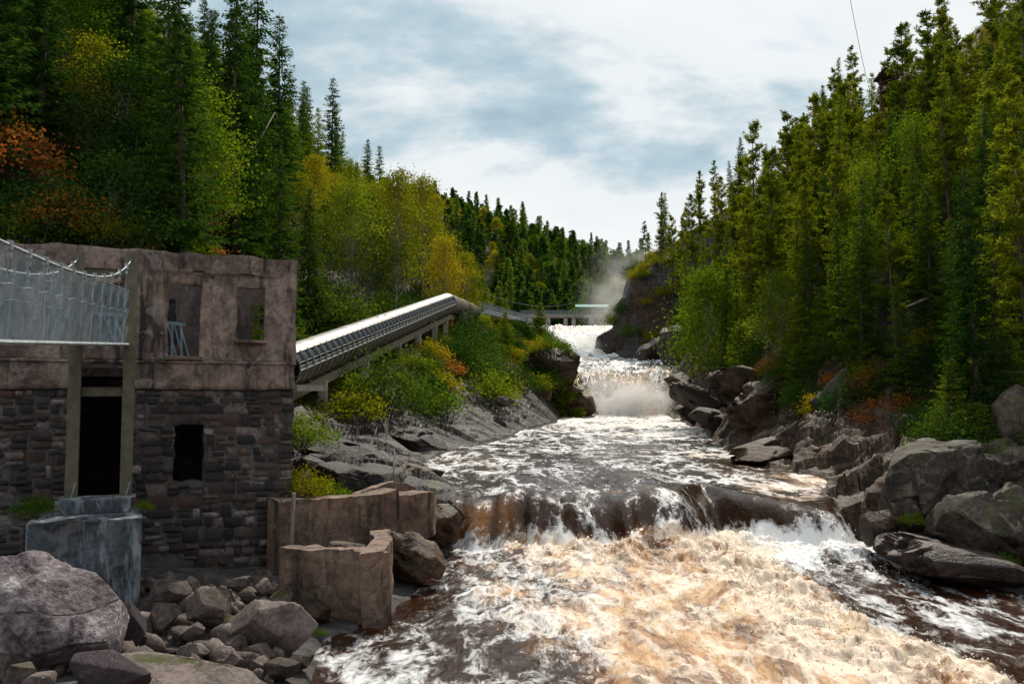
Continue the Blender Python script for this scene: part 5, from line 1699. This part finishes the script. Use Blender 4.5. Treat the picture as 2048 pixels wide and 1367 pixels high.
def joined(tr, cr, name):
    """far tree: trunk and crown in one mesh, too small in the picture to show parts"""
    vt = np.array([v.co[:] for v in tr.vertices]); ft = [tuple(p.vertices) for p in tr.polygons]
    n4 = len(cr.polygons)
    vc = np.empty(len(cr.vertices) * 3, np.float32); cr.vertices.foreach_get('co', vc)
    fc = np.arange(4 * n4).reshape(-1, 4)
    rnd = np.empty(n4, np.float32); cr.attributes['rnd'].data.foreach_get('value', rnd)
    tri4 = [f if len(f) == 4 else None for f in ft]
    tf = np.array([f for f in tri4 if f], int)
    v = np.vstack([vc.reshape(-1, 3), vt])
    f = np.vstack([fc, tf + len(cr.vertices)])
    return mk_mesh(name, v, f, None, False, {'rnd': ('FACE', np.concatenate([rnd, np.zeros(len(tf))]))}, [cr.materials[0], tr.materials[0]], np.concatenate([np.zeros(n4), np.ones(len(tf))]))

def slim(a):
    return a
PR = {
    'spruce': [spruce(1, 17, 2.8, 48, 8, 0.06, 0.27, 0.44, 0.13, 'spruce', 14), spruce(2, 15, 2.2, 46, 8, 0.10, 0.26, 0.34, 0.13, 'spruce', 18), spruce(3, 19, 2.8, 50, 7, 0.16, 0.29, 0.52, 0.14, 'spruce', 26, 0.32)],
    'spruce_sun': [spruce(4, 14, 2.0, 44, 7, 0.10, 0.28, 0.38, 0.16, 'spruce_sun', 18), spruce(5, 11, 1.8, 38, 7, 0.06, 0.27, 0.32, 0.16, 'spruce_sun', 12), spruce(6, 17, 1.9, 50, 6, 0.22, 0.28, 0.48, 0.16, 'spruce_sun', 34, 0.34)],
    'young': [spruce(7, 4.5, 1.5, 22, 7, 0.02, 0.26, 0.15, 0.14, 'spruce_sun', 0), spruce(8, 6.0, 1.7, 26, 7, 0.03, 0.28, 0.20, 0.15, 'spruce_sun', 0)],
    'pine': [pine(11, 16, 1.55, 84, 0.38, dead=36, tuft=0.21), pine(12, 14, 1.4, 74, 0.42, dead=32, tuft=0.21), pine(13, 18, 1.7, 92, 0.42, dead=46, tuft=0.22), pine(14, 12, 1.5, 70, 0.28, dead=26, tuft=0.21)],
    'birch': [broadleaf(21, 9, 2.6, 80, 110, 'leaf'), broadleaf(22, 11, 2.8, 90, 110, 'leaf', low=0.35), broadleaf(23, 7.5, 2.4, 70, 110, 'leaf', lean=0.12)],
    'birch_yellow': [broadleaf(24, 10, 2.5, 80, 100, 'leaf_yellow'), broadleaf(25, 12, 2.6, 90, 100, 'leaf_yellow', low=0.35)],
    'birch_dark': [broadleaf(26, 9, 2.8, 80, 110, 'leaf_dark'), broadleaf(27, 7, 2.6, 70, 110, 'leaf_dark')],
    'shrub': [shrub(31, 1.6, 1.3, 42, 60, 'leaf_dark'), shrub(32, 1.3, 1.4, 40, 60, 'leaf'), shrub(33, 2.2, 1.6, 56, 60, 'leaf_dark')],
    'shrub_yellow': [shrub(34, 1.4, 1.3, 40, 60, 'leaf_yellow'), shrub(35, 1.1, 1.2, 36, 55, 'leaf_yellow')],
    'shrub_orange': [shrub(36, 1.6, 1.4, 42, 55, 'leaf_orange'), shrub(37, 1.1, 1.2, 34, 55, 'leaf_orange')],
}
FAR = {
    'spruce': [joined(*spruce(41, 16, 3.3, 30, 6, 0.08, 0.75, 0.35, 0.55, 'far', 0, 0.3, 1.5), 'spruce_tree'), joined(*spruce(42, 18, 2.9, 32, 6, 0.12, 0.7, 0.35, 0.55, 'far', 0, 0.35, 1.5), 'spruce_tree'),
               joined(*spruce(43, 14, 3.4, 28, 6, 0.05, 0.75, 0.3, 0.55, 'far', 0, 0.3, 1.5), 'spruce_tree'), joined(*spruce(44, 19, 2.5, 34, 5, 0.3, 0.65, 0.4, 0.5, 'far', 8, 0.4, 1.4), 'spruce_tree')],
    'birch': [joined(*broadleaf(45, 11, 3.2, 50, 42, 'leaf', leaf=0.42), 'birch_tree'), joined(*broadleaf(46, 12, 3.0, 50, 42, 'leaf_yellow', leaf=0.42), 'birch_tree'), joined(*broadleaf(47, 10, 3.4, 50, 42, 'leaf_dark', leaf=0.42), 'birch_tree')],
}
NAMES = {'spruce': ('spruce_tree', 'spruce'), 'spruce_sun': ('spruce_tree', 'spruce'), 'young': ('young_spruce', 'young spruce'), 'pine': ('pine_tree', 'pine'),
         'birch': ('birch_tree', 'birch'), 'birch_yellow': ('birch_tree', 'birch'), 'birch_dark': ('birch_tree', 'birch'),
         'shrub': ('shrub', 'shrub'), 'shrub_yellow': ('shrub', 'shrub'), 'shrub_orange': ('shrub', 'shrub')}
TALL = {}
for k, ls in PR.items():
    TALL[k] = [max(v.co.z for v in tr.vertices) for tr, cr in ls]

def plant(kind, x, Y, label, group=None, s=1.0, z=None, var=None, lean=0.04, R=RS, sxy=1.0):
    nm, cat = NAMES[kind]
    i = R.randint(len(PR[kind])) if var is None else var
    tr, cr = PR[kind][i]
    z = float(ground(x, Y)) - 0.1 if z is None else z
    t = thing(nm, label, cat, (x, Y, z), group)
    t.rotation_euler = (R.uniform(-lean, lean), R.uniform(-lean, lean), R.uniform(0, 6.28))
    t.scale = (s * sxy, s * sxy, s)
    a, b = ('stems', 'leaves') if 'shrub' in kind else ('trunk', 'crown')
    link(a, tr, t)
    link(b, cr, t)
    return t

# --- trees one can point at: (kind, px, py of the foot, Y, height in pixels, label)
SPECIAL = [
    ('spruce', 338, 375, 39, 470, 'tall drooping spruce with a visible trunk on the cliff above the ruin', 0),
    ('spruce', 478, 330, 58, 420, 'tall dark spruce pair member against the sky left of centre', 2),
    ('spruce', 512, 300, 62, 380, 'narrow dark spruce against the sky just right of its taller twin', 1),
    ('spruce', 560, 330, 70, 300, 'green spruce on the skyline below the twin spruces', 0),
    ('spruce', 662, 330, 120, 176, 'lone feathery spruce standing clear on the left skyline', 0),
    ('spruce', 608, 320, 110, 150, 'short dark spruce on the skyline left of the lone feathery one', 1),
    ('spruce', 756, 400, 150, 112, 'small spire shaped spruce at the shoulder of the left hill', 1),
    ('spruce', 733, 390, 145, 115, 'ragged spruce beside the spire shaped one on the left hill', 2),
    ('birch_yellow', 172, 290, 40, 210, 'bright yellowing birch high on the dark slope at the far left', 0),
    ('birch_dark', 235, 380, 39, 250, 'leaning pale stemmed birch left of the tall drooping spruce', 0),
    ('birch_dark', 265, 420, 37.5, 170, 'leafy dark green birch on the cliff edge over the ruin', 1),
    ('spruce', 560, 490, 53, 190, 'dense green spruce right behind the corner of the ruin', 1),
    ('spruce', 620, 520, 64, 150, 'bushy spruce over the near end of the gallery', 0),
    ('birch', 700, 540, 76, 170, 'full green birch above the roof of the gallery', 1),
    ('birch_yellow', 790, 520, 85, 170, 'yellow birch on the slope above the gallery', 1),
    ('birch_yellow', 890, 590, 112, 110, 'bright yellow green birch behind the top of the gallery', 0),
    ('birch_yellow', 930, 610, 128, 100, 'yellow green birch beside the utility pole', 1),
    ('birch_yellow', 845, 470, 120, 110, 'golden birch on the shoulder above the gallery', 1),
    ('spruce_sun', 1375, 660, 150, 165, 'lone spruce standing over the gap beside the cliff spur', 2),
    ('pine', 1512, 470, 92, 230, 'tall pine breaking the skyline of the right slope', 2),
    ('pine', 1568, 440, 88, 215, 'tall pine just right of the tallest skyline pine', 0),
    ('pine', 1632, 380, 84, 195, 'forked looking pine on the right skyline left of the lookout', 1),
    ('pine', 1690, 360, 82, 190, 'slim pine on the skyline near the hanging cable', 1),
    ('pine', 1860, 300, 66, 290, 'big pine leaning on the upper right slope', 2),
    ('pine', 1812, 260, 74, 215, 'tall pine right behind the lookout shelter', 0),
    ('pine', 1322, 560, 196, 118, 'leftmost pine at the end of the right skyline', 1),
    ('pine', 1344, 560, 190, 130, 'second pine from the left end of the right skyline', 0),
    ('pine', 1366, 545, 182, 120, 'third pine from the left end of the right skyline', 3),
    ('pine', 1388, 530, 172, 145, 'taller pine over the gap in the right skyline', 2),
    ('pine', 1408, 520, 165, 135, 'pine just right of the gap in the right skyline', 1),
    ('pine', 1426, 505, 158, 135, 'slim pine halfway down the right skyline', 0),
    ('pine', 1446, 500, 150, 150, 'pine below the tallest skyline pine on its left', 2),
    ('pine', 1474, 480, 138, 165, 'straight pine two places left of the tallest skyline pine', 1),
    ('pine', 1492, 470, 128, 140, 'shorter pine next to the tallest skyline pine', 3),
    ('pine', 1545, 450, 110, 150, 'pine between the two tallest skyline pines', 1),
    ('pine', 1602, 420, 98, 170, 'pine left of the forked looking pine', 3),
    ('pine', 1660, 390, 90, 190, 'pine right of the forked looking pine', 0),
    ('pine', 1700, 330, 86, 160, 'pine directly below the hanging cable', 3),
    ('pine', 1850, 330, 62, 230, 'pine standing in front of the lookout on its right', 1),
    ('spruce_sun', 1865, 690, 47, 330, 'layered spruce with flat branches above the right bank', 0),
    ('spruce_sun', 1620, 700, 60, 260, 'dark olive spruce in the middle of the right bank', 2),
    ('spruce_sun', 1690, 690, 56, 250, 'drooping olive spruce above the streaked rock wall', 2),
    ('birch', 1560, 700, 64, 150, 'bright green birch on the right bank above the brown blocks', 0),
    ('birch', 1420, 690, 92, 140, 'sunny green birch at the corner above the strata slabs', 2),
    ('birch', 1740, 480, 60, 150, 'light green birch high on the right slope', 1),
    ('birch_yellow', 2040, 520, 44, 170, 'yellow leaved birch cut by the right edge of the picture', 0),
    ('birch', 1960, 480, 52, 150, 'green birch near the leaning dead trunk', 1),
    ('young', 1965, 925, 33.5, 125, 'small young pine growing in a cleft of the grey outcrop', 0),
    ('young', 1878, 890, 36, 60, 'tiny sapling on the ridge of the grey outcrop', 0),
    ('young', 1135, 714, 128, 22, 'tiny lone spruce on the dark rock knob', 0),
    ('young', 1960, 790, 40, 150, 'young spruce behind the grey outcrop', 1),
    ('young', 1480, 700, 80, 70, 'young spruce at the edge of the strata slabs', 1),
    ('spruce_sun', 1450, 690, 95, 230, 'slender spruce at the left end of the right hand forest', 2),
]
taken = []
for kind, px, py, Y, hp, lab, var in SPECIAL:
    c = P(px, py, Y)
    g = float(ground(c[0], Y))
    top = P(px, py - hp, Y)[2]
    z = min(c[2], g) - 0.1 if abs(c[2] - g) < 6 else g - 0.1
    z = min(z, top - 2.0)
    s = max(0.25, (top - z) / TALL[kind][var])
    plant(kind, c[0], Y, lab, None, s, z, var, 0.02, sxy=min(1.25, max(0.75, 1 / s ** 0.4)))
    taken.append((c[0], Y))

def visible(x, Y, z, h, m=60):
    """rough test that something of the plant falls into the frame"""
    def pix(z_):
        y2 = Y * math.cos(PITCH) + z_ * math.sin(PITCH)
        zc = -Y * math.sin(PITCH) + z_ * math.cos(PITCH)
        return CX + FPX * x / y2, CY - FPX * zc / y2
    a, b = pix(z), pix(z + h)
    return -m < a[0] < 2048 + m and b[1] < 1400 and a[1] > -10

KEEP = [(1735, 1815, 70, 195, 95), (585, 960, 560, 780, 150)]     # sight lines to the lookout and along the gallery
def blocked(x, Y, z, h):
    w = (0.17 * h if h > 3.5 else 0.6 * h) * FPX / Y
    a, b = pix(x, Y, z), pix(x, Y, z + h)
    x0, x1 = min(a[0], b[0]) - w, max(a[0], b[0]) + w
    if Y < 56 and x1 > 618 and x0 < 662 and a[1] > 760 and b[1] < 862 and x < 0:
        return True
    if x < rxl(Y) and Y < 245 and 965 < (x0 + x1) / 2 < 1250 and b[1] < 640 and h < 7:
        return True
    if Y < 94 and x1 > 1745 and x0 < 1800 and b[1] < 190 and a[1] > 100:
        return True
    # gallery roof line in front of which nothing tall stands
    f = (Y - GA[1]) / (GB_[1] - GA[1])
    if -0.1 < f < 1.05 and x < rxl(Y) + 2:
        gx, gz = GA[0] + (GB_[0] - GA[0]) * f, GA[2] + (GB_[2] - GA[2]) * f
        if x > gx - 2.2 and z + h > gz - 0.9:
            return True
        if gx - 2.2 - 0.16 * h < x <= gx - 2.2 and h > 3.5:
            return True
    return False

def scatter(n, fx, kinds, spacing, label_of, seed, smin=0.75, smax=1.15, tries=12000):
    R = np.random.RandomState(seed)
    ks, ps = zip(*kinds)
    ps = np.array(ps) / sum(ps)
    done = 0
    for _ in range(tries):
        if done >= n:
            break
        x, Y = fx(R)
        sp_ = spacing * (1 + Y / 160)
        if any(abs(x - a) < sp_ and abs(Y - b) < sp_ * 1.3 and (x - a) ** 2 + ((Y - b) / 1.3) ** 2 < sp_ ** 2 for a, b in taken):
            continue
        z = float(ground(x, Y))
        kind = ks[R.choice(len(ks), p=ps)]
        var = R.randint(len(PR[kind]))
        s = R.uniform(smin, smax)
        if not visible(x, Y, z, TALL[kind][var] * s):
            continue
        if blocked(x, Y, z, TALL[kind][var] * s):
            continue
        lab, grp = label_of(kind, x, Y, z, TALL[kind][var] * s)
        plant(kind, x, Y, lab, grp, s, z - 0.15, var, 0.05, R)
        taken.append((x, Y))
        done += 1
    return done

NAMES.update({'far_spruce': ('spruce_tree', 'spruce'), 'far_spruce_top': ('spruce_tree', 'spruce'), 'far_birch': ('birch_tree', 'birch'), 'far_birch_top': ('birch_tree', 'birch')})
DESC = {'far_spruce': 'far hill spruce', 'far_spruce_top': 'far hill crest spruce', 'far_birch': 'far hill birch', 'far_birch_top': 'far hill crest birch', 'spruce': 'dark green spruce', 'spruce_sun': 'olive green spruce', 'pine': 'bare stemmed pine', 'birch': 'green birch', 'birch_yellow': 'yellowing birch',
        'birch_dark': 'dark leaved birch', 'young': 'young spruce', 'shrub': 'leafy green shrub', 'shrub_yellow': 'yellowish shrub', 'shrub_orange': 'orange autumn shrub'}
MARKS = [(440, 490, 'the ruin'), (262, 560, 'the olive bridge posts'), (60, 470, 'the footbridge cable'), (340, 300, 'the tall drooping spruce'), (495, 150, 'the twin skyline spruces'),
         (172, 180, 'the bright yellowing birch at far left'), (520, 280, 'the pale leaning trunk'), (662, 250, 'the lone feathery spruce'), (745, 345, 'the spire shaped spruce'), (635, 800, 'the first gallery pillar'),
         (720, 640, 'the gallery roof'), (893, 590, 'the top bend of the gallery'), (948, 600, 'the utility pole'), (1000, 625, 'the link bridge'), (1010, 803, 'the lone boulder on the shelf'),
         (1100, 740, 'the dark rock knob'), (1262, 655, 'the cliff spur'), (1375, 580, 'the lone spruce by the gap'), (1440, 780, 'the tilted strata slabs'), (1535, 815, 'the overhanging brown block'),
         (1515, 330, 'the tallest skyline pine'), (1635, 280, 'the forked looking pine'), (1780, 165, 'the red lookout'), (1730, 120, 'the hanging cable'), (1690, 815, 'the streaked rock wall'),
         (1865, 560, 'the layered spruce'), (1985, 290, 'the leaning dead trunk'), (1740, 590, 'the pale birch stem'), (1850, 985, 'the large grey outcrop'), (2030, 450, 'the yellow birch at the right edge'),
         (1740, 430, 'the light green birch high up'), (850, 420, 'the golden shoulder birch'), (1185, 612, 'the mint roofed shelter'), (1096, 645, 'the second dam pier'), (1060, 660, 'the left end of the dam'), (1330, 450, 'the end pines of the right slope'), (1230, 560, 'the mist plume'), (1965, 870, 'the young pine in the cleft'), (1365, 690, 'the upright rock ribs'), (830, 900, 'the rounded shelf hump')]
def pix(x, Y, z):
    y2 = Y * math.cos(PITCH) + z * math.sin(PITCH)
    return CX + FPX * x / y2, CY - FPX * (-Y * math.sin(PITCH) + z * math.cos(PITCH)) / y2
seen_labels = {}
def zone(text, grp):
    def f(k, x, Y, z, h):
        a, b = pix(x, Y, z), pix(x, Y, z + h)
        cx, cy = (a[0] + b[0]) / 2, (a[1] + b[1]) / 2
        hp = a[1] - b[1]
        big = ('low', 'middling', 'tall') if NAMES[k][1] != 'shrub' else ('tiny', 'small', 'broad')
        lim = (90, 210) if NAMES[k][1] != 'shrub' else (22, 48)
        if 'far' in k:
            lim, big = (50, 62), ('short', 'middling', 'tall')
        size = big[0 if hp < lim[0] else 1 if hp < lim[1] else 2]
        ms = sorted(MARKS, key=lambda m: (m[0] - cx) ** 2 + (m[1] - cy) ** 2)
        for m in ms:
            dx, dy = cx - m[0], cy - m[1]
            dist = math.hypot(dx, dy)
            far_ = 'close ' if dist < 70 else '' if dist < 160 else 'well '
            rel = ('right of' if dx > 0 else 'left of') if abs(dx) > abs(dy) * 1.3 else ('above' if dy < 0 else 'below') if abs(dy) > abs(dx) * 1.3 else (('above and right of' if dx > 0 else 'above and left of') if dy < 0 else ('below and right of' if dx > 0 else 'below and left of'))
            lab = size + ' ' + DESC[k] + ' ' + far_ + rel + ' ' + m[2]
            if lab not in seen_labels:
                break
        seen_labels[lab] = 1
        return lab, NAMES[k][1] + ' ' + grp
    return f

def left_slope(y0, y1, d0, d1):
    def f(R):
        Y = y0 + (y1 - y0) * R.rand() ** 1.1
        x = np.interp(Y, XT_Y, XT) - (d0 + (d1 - d0) * R.rand() ** 1.3)
        return x, Y
    return f
def right_slope(y0, y1, d0, d1):
    def f(R):
        Y = y0 + (y1 - y0) * R.rand() ** 1.2
        return rxr(Y) + d0 + (d1 - d0) * R.rand() ** 1.2, Y
    return f

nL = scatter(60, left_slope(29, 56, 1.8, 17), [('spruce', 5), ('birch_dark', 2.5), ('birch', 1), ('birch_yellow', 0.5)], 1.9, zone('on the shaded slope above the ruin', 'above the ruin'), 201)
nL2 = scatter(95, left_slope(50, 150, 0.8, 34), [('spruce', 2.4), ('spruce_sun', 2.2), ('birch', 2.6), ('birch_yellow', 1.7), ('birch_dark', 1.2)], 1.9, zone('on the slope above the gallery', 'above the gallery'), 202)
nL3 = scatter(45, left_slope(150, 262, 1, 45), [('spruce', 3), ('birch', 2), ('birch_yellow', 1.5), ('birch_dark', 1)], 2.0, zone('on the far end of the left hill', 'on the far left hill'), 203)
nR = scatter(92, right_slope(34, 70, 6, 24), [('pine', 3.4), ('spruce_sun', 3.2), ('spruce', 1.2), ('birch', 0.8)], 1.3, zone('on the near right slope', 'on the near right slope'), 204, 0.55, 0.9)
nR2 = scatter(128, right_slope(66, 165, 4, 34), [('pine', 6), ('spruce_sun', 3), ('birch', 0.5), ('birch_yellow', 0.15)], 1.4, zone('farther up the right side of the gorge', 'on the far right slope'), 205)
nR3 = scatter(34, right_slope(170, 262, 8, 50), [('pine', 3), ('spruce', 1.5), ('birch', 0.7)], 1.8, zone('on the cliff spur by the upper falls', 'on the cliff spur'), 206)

# far hill beyond the dam: each tree one small mesh
def far_hill():
    R = np.random.RandomState(300)
    pts = []
    cnt = {'spruce': 0, 'birch': 0}
    for _ in range(9000):
        Y = R.uniform(290, 462)
        x = R.uniform(-90, 110) * Y / 430
        sp_ = 4.3
        if any(abs(x - a) < sp_ and abs(Y - b) < sp_ * 1.5 for a, b in pts):
            continue
        k = 'birch' if R.rand() < (0.5 if Y < 420 else 0.12) else 'spruce'
        if cnt[k] >= (175 if k == 'spruce' else 140):
            continue
        z = float(ground(x, Y))
        if not visible(x, Y, z, 15, 0):
            continue
        px = CX + FPX * x / Y
        if px < 560 or px > 1480:
            continue
        var = R.randint(len(FAR[k]))
        o = link(NAMES[k][0], FAR[k][var], loc=(x, Y, z - 0.3), rot=(0, 0, R.uniform(0, 6.28)), scale=R.uniform(0.7, 1.25) * (1.0 if k == 'birch' else 1.0))
        top = Y > 420
        h = 15 * o.scale[0]
        lab, grp = zone('', 'on the far crest' if top else 'on the far hill')('far_' + k + ('_top' if top else ''), x, Y, z, h)
        tag(o, lab, NAMES[k][1], grp)
        cnt[k] += 1
        pts.append((x, Y))
    return cnt
cF = far_hill()

# the rest of the far wood, past the 300 trees above, reads as one mass
def far_mass():
    R = np.random.RandomState(301)
    src = []
    for me in (joined(*spruce(51, 15, 3.2, 15, 4, 0.06, 1.5, 0.3, 1.5, 'far', 0, 0.3, 1.7), 'x'), joined(*broadleaf(52, 11, 3.2, 22, 15, 'leaf', leaf=0.85), 'x')):
        v = np.empty(len(me.vertices) * 3, np.float32); me.vertices.foreach_get('co', v)
        f = np.empty(len(me.polygons) * 4, np.int32); me.loops.foreach_get('vertex_index', f)
        mi = np.empty(len(me.polygons), np.int32); me.polygons.foreach_get('material_index', mi)
        src.append((v.reshape(-1, 3)[:(mi == 0).sum() * 4], (mi == 0).sum()))
    V, K, Rn = [], [], []
    for k in range(820):
        Y = R.uniform(292, 470)
        x = (R.uniform(560, 1480) - CX) / FPX * Y
        b = 1 if R.rand() < 0.45 else 0
        v, n = src[b]
        a = R.uniform(0, 6.28)
        s_ = R.uniform(0.6, 1.1)
        c, sn = math.cos(a), math.sin(a)
        q = v @ np.array(((c, -sn, 0), (sn, c, 0), (0, 0, 1))) * s_ + (x, Y, float(ground(x, Y)) - 0.4)
        V.append(q); K.append(np.full(n, b)); Rn.append((0.5 * R.rand() + 0.5 * R.rand(n)))
    V = np.vstack(V); K = np.concatenate(K); Rn = np.concatenate(Rn)
    me = mk_mesh('far_wood', V, np.arange(len(V)).reshape(-1, 4), None, False, {'rnd': ('FACE', Rn)}, [M['far'], M['leaf']], K)
    tag(link('far_wood', me), 'mixed wood covering the hill behind the dam', 'wood', kind='stuff')
far_mass()

# shrubs
taken.clear()
def by_pixels(boxes):
    """ground points seen inside pixel boxes (px0, px1, y0, y1 depth range, lateral fraction)"""
    def f(R):
        px0, px1, Y0, Y1 = boxes[R.randint(len(boxes))]
        Y = R.uniform(Y0, Y1)
        return (R.uniform(px0, px1) - CX) / FPX * Y, Y
    return f
def left_bank(R):
    Y = 46 + (238 - 46) * R.rand() ** 1.4
    xs_ = rxl(Y) - np.interp(Y, WS_Y, WS)
    xt_ = np.interp(Y, XT_Y, XT)
    return xs_ + (xt_ - xs_) * R.uniform(-0.02, 1.15), Y
n1 = scatter(120, left_bank, [('shrub', 5.5), ('shrub_yellow', 0.8), ('shrub_orange', 0.15), ('young', 0.4)], 0.95, zone('on the bushy bank below the gallery', 'below the gallery'), 210, 1.1, 2.3)
n2 = scatter(75, right_slope(46, 150, 4.2, 10.0), [('shrub', 2.4), ('shrub_yellow', 2), ('shrub_orange', 0.8), ('young', 0.9)], 0.8, zone('along the top of the right bank rocks', 'on the right bank'), 211, 0.6, 1.3)
n2b = scatter(50, right_slope(31, 62, 4.0, 12.0), [('shrub', 2.4), ('shrub_yellow', 1.4), ('shrub_orange', 0.5), ('young', 0.8)], 0.6, zone('above the grey outcrop', 'above the grey outcrop'), 214, 0.5, 1.0)
n3 = scatter(36, left_slope(31, 46, 0.4, 4.5), [('shrub', 2.2), ('shrub_yellow', 0.8), ('shrub_orange', 1.6)], 0.9, zone('on the rock face behind the ruin', 'behind the ruin'), 212, 0.8, 1.4)
n4 = scatter(30, right_slope(190, 235, 1.5, 12), [('shrub', 2), ('shrub_yellow', 2)], 1.0, zone('on the green cap of the cliff spur', 'on the cliff spur'), 213, 1.2, 2.2)
for px, py, Y, hp, kind, lab in [
    (600, 880, 28.5, 70, 'shrub', 'green shrub growing beside the corner of the ruin'),
    (604, 985, 27.5, 60, 'shrub_yellow', 'yellowish shrub hanging behind the timber pole'),
    (665, 988, 30.0, 34, 'shrub', 'small green tuft behind the long concrete wall'),
    (1080, 702, 126.0, 26, 'shrub_yellow', 'yellowish shrub on top of the dark rock knob'),
    (1108, 704, 127.0, 36, 'shrub', 'light green shrub on top of the dark rock knob'),
    (1095, 770, 124.0, 34, 'shrub', 'green shrub clinging to the face of the dark rock knob'),
    (1825, 1040, 30.0, 24, 'shrub', 'small bright green tuft in a crack of the grey outcrop'),
    (2010, 1120, 27.0, 24, 'shrub', 'grass green tuft on the reddish ledge'),
    (70, 1020, 20.3, 44, 'shrub', 'low green plant left of the pale pedestal'),
    (288, 1010, 22.5, 20, 'shrub', 'small bright plant between pedestal and stone wall'),
    (10, 360, 34.0, 110, 'shrub_orange', 'orange red bush at the left edge above the footbridge'),
    (130, 470, 33.0, 90, 'shrub_orange', 'red tinged bush just behind the top of the ruin'),
    (60, 480, 33.0, 90, 'shrub', 'green bush left of the red tinged bush behind the ruin'),
    (200, 480, 33.4, 76, 'shrub_yellow', 'yellow green bush right of the red tinged bush behind the ruin'),
    (640, 1260, 19.0, 14, 'shrub', 'tiny mossy tuft on the rock before the basin wall')]:
    c = P(px, py, Y)
    hh = hp / FPX * Y
    plant(kind, c[0], Y, lab, None, hh / 1.5, c[2] - 0.1, 0 if kind != 'shrub' else 1)

# dead and leaning stems
for (a, b, r, lab) in [
    (P(1945, 360, 50), P(2035, 215, 53), 0.09, 'bleached dead trunk leaning across the upper right slope'),
    (P(480, 345, 57), P(550, 225, 60), 0.05, 'pale leaning trunk on the left slope under the skyline'),
    (P(205, 310, 38.5), P(252, 165, 39.5), 0.06, 'thin pale stem leaning on the dark slope at far left'),
    (P(1810, 615, 46), P(1880, 590, 47), 0.06, 'fallen thin dead stem on the right slope'),
    (P(1808, 832, 41), P(1830, 842, 40), 0.10, 'short bleached log end on the right bank'),
    (P(1738, 500, 58), P(1745, 680, 57), 0.12, 'pale birch stem standing dark side out on the right slope')]:
    o = MB().tube([a, (a + b) / 2 + (0.1, 0, 0.12), b], [r, r * 0.8, r * 0.45], 7).build('dead_trunk', M['dead'], smooth=True)
    tag(o, lab, 'dead trunk')

# undergrowth: leaf litter, moss and low plants nobody could count
def undergrowth():
    R = np.random.RandomState(400)
    Q, C = [], []
    def add(x, Y, size, hgt):
        z = ground(x, Y)
        n = len(x)
        base = np.stack([x, Y, z + R.rand(n) * hgt], 1)
        dv = R.randn(n, 3) * (1, 1, 0.6) + (0, -0.2, 0.4)
        Q.append(diamonds(base, dv, size * R.uniform(0.6, 1.5, n), size * R.uniform(0.22, 0.36, n), R))
    def sl(n, f, size, hgt):
        Y, x = f(n)
        add(x, Y, size * (0.5 + Y / 90), hgt)
    def Lf(y0, y1, d0, d1):
        def f(n):
            Y = y0 + (y1 - y0) * R.rand(n) ** 1.4
            return Y, np.interp(Y, XT_Y, XT) - (d0 + (d1 - d0) * R.rand(n) ** 1.2)
        return f
    def Rf(y0, y1, d0, d1):
        def f(n):
            Y = y0 + (y1 - y0) * R.rand(n) ** 1.4
            return Y, rxr(Y) + d0 + (d1 - d0) * R.rand(n) ** 1.2
        return f
    def Bf(n):
        Y = 48 + 195 * R.rand(n) ** 1.3
        xs_ = rxl(Y) - np.interp(Y, WS_Y, WS) - 0.3
        return Y, xs_ + (np.interp(Y, XT_Y, XT) - xs_) * R.rand(n)
    sl(30000, Lf(34, 60, 1.5, 18), 0.22, 0.7)
    sl(38000, Lf(50, 262, 0.3, 40), 0.22, 0.9)
    sl(30000, Rf(36, 75, 4.6, 24), 0.20, 0.6)
    sl(38000, Rf(60, 262, 5.0, 40), 0.22, 0.8)
    sl(32000, lambda n: Bf(n), 0.20, 0.7)
    q = np.concatenate(Q)
    n = len(q)
    cn = fbm(q[:, 0] * 0.22, 3, 9) * 0.9 + 0.5
    me = mk_mesh('undergrowth', q.reshape(-1, 3), np.arange(4 * n).reshape(-1, 4), M['moss'], False, {'rnd': ('FACE', (cn * 0.7 + R.rand(n) * 0.3).clip(0, 1))})
    tag(link('undergrowth', me), 'low moss, ferns and leaf litter covering the wooded slopes', 'undergrowth', kind='stuff')
undergrowth()

# ------------------------------------------------------------------ mist over the falls
def mistmat(name, dens, scale, soft=1.0):
    m, N = newmat(name)
    tcn = N.n('ShaderNodeTexCoord').outputs['Object']
    ln = N.n('ShaderNodeVectorMath', {0: tcn}, operation='LENGTH').outputs['Value']
    fo = N.math('POWER', N.mapr(ln, 1.0, 0.15), soft)
    n = N.noise(tcn, scale, 4, 0.6, 0.4)
    d = N.math('MULTIPLY', N.math('MULTIPLY', fo, N.mapr(n, 0.36, 0.66, 0.1, 1.6)), dens)
    v = N.n('ShaderNodeVolumePrincipled', {'Color': (0.96, 0.95, 0.93, 1), 'Density': d, 'Anisotropy': 0.3})
    N.n('ShaderNodeOutputMaterial', {1: v.outputs[0]})
    return m
def mist(label, c, r, dens, scale, soft=1.0, rot=None):
    v, f = ico(4)
    o = link('mist', mk_mesh('mist', v, f, mistmat('mist_air', dens, scale, soft)), loc=c, rot=rot, scale=tuple(r))
    tag(o, label, 'mist', kind='stuff')
mist('white spray at the foot of the middle waterfall', P(1262, 804, 136.0), (8.5, 6.0, 5.0), 0.45, 2.2)
mist('white spray at the foot of the upper falls', P(1150, 700, 203.0), (10.0, 9.0, 5.5), 0.32, 2.2)
mist('thin plume of mist drifting up beside the cliff spur', P(1268, 600, 216.0), (17.0, 14.0, 20.0), 0.055, 1.8, 1.2)
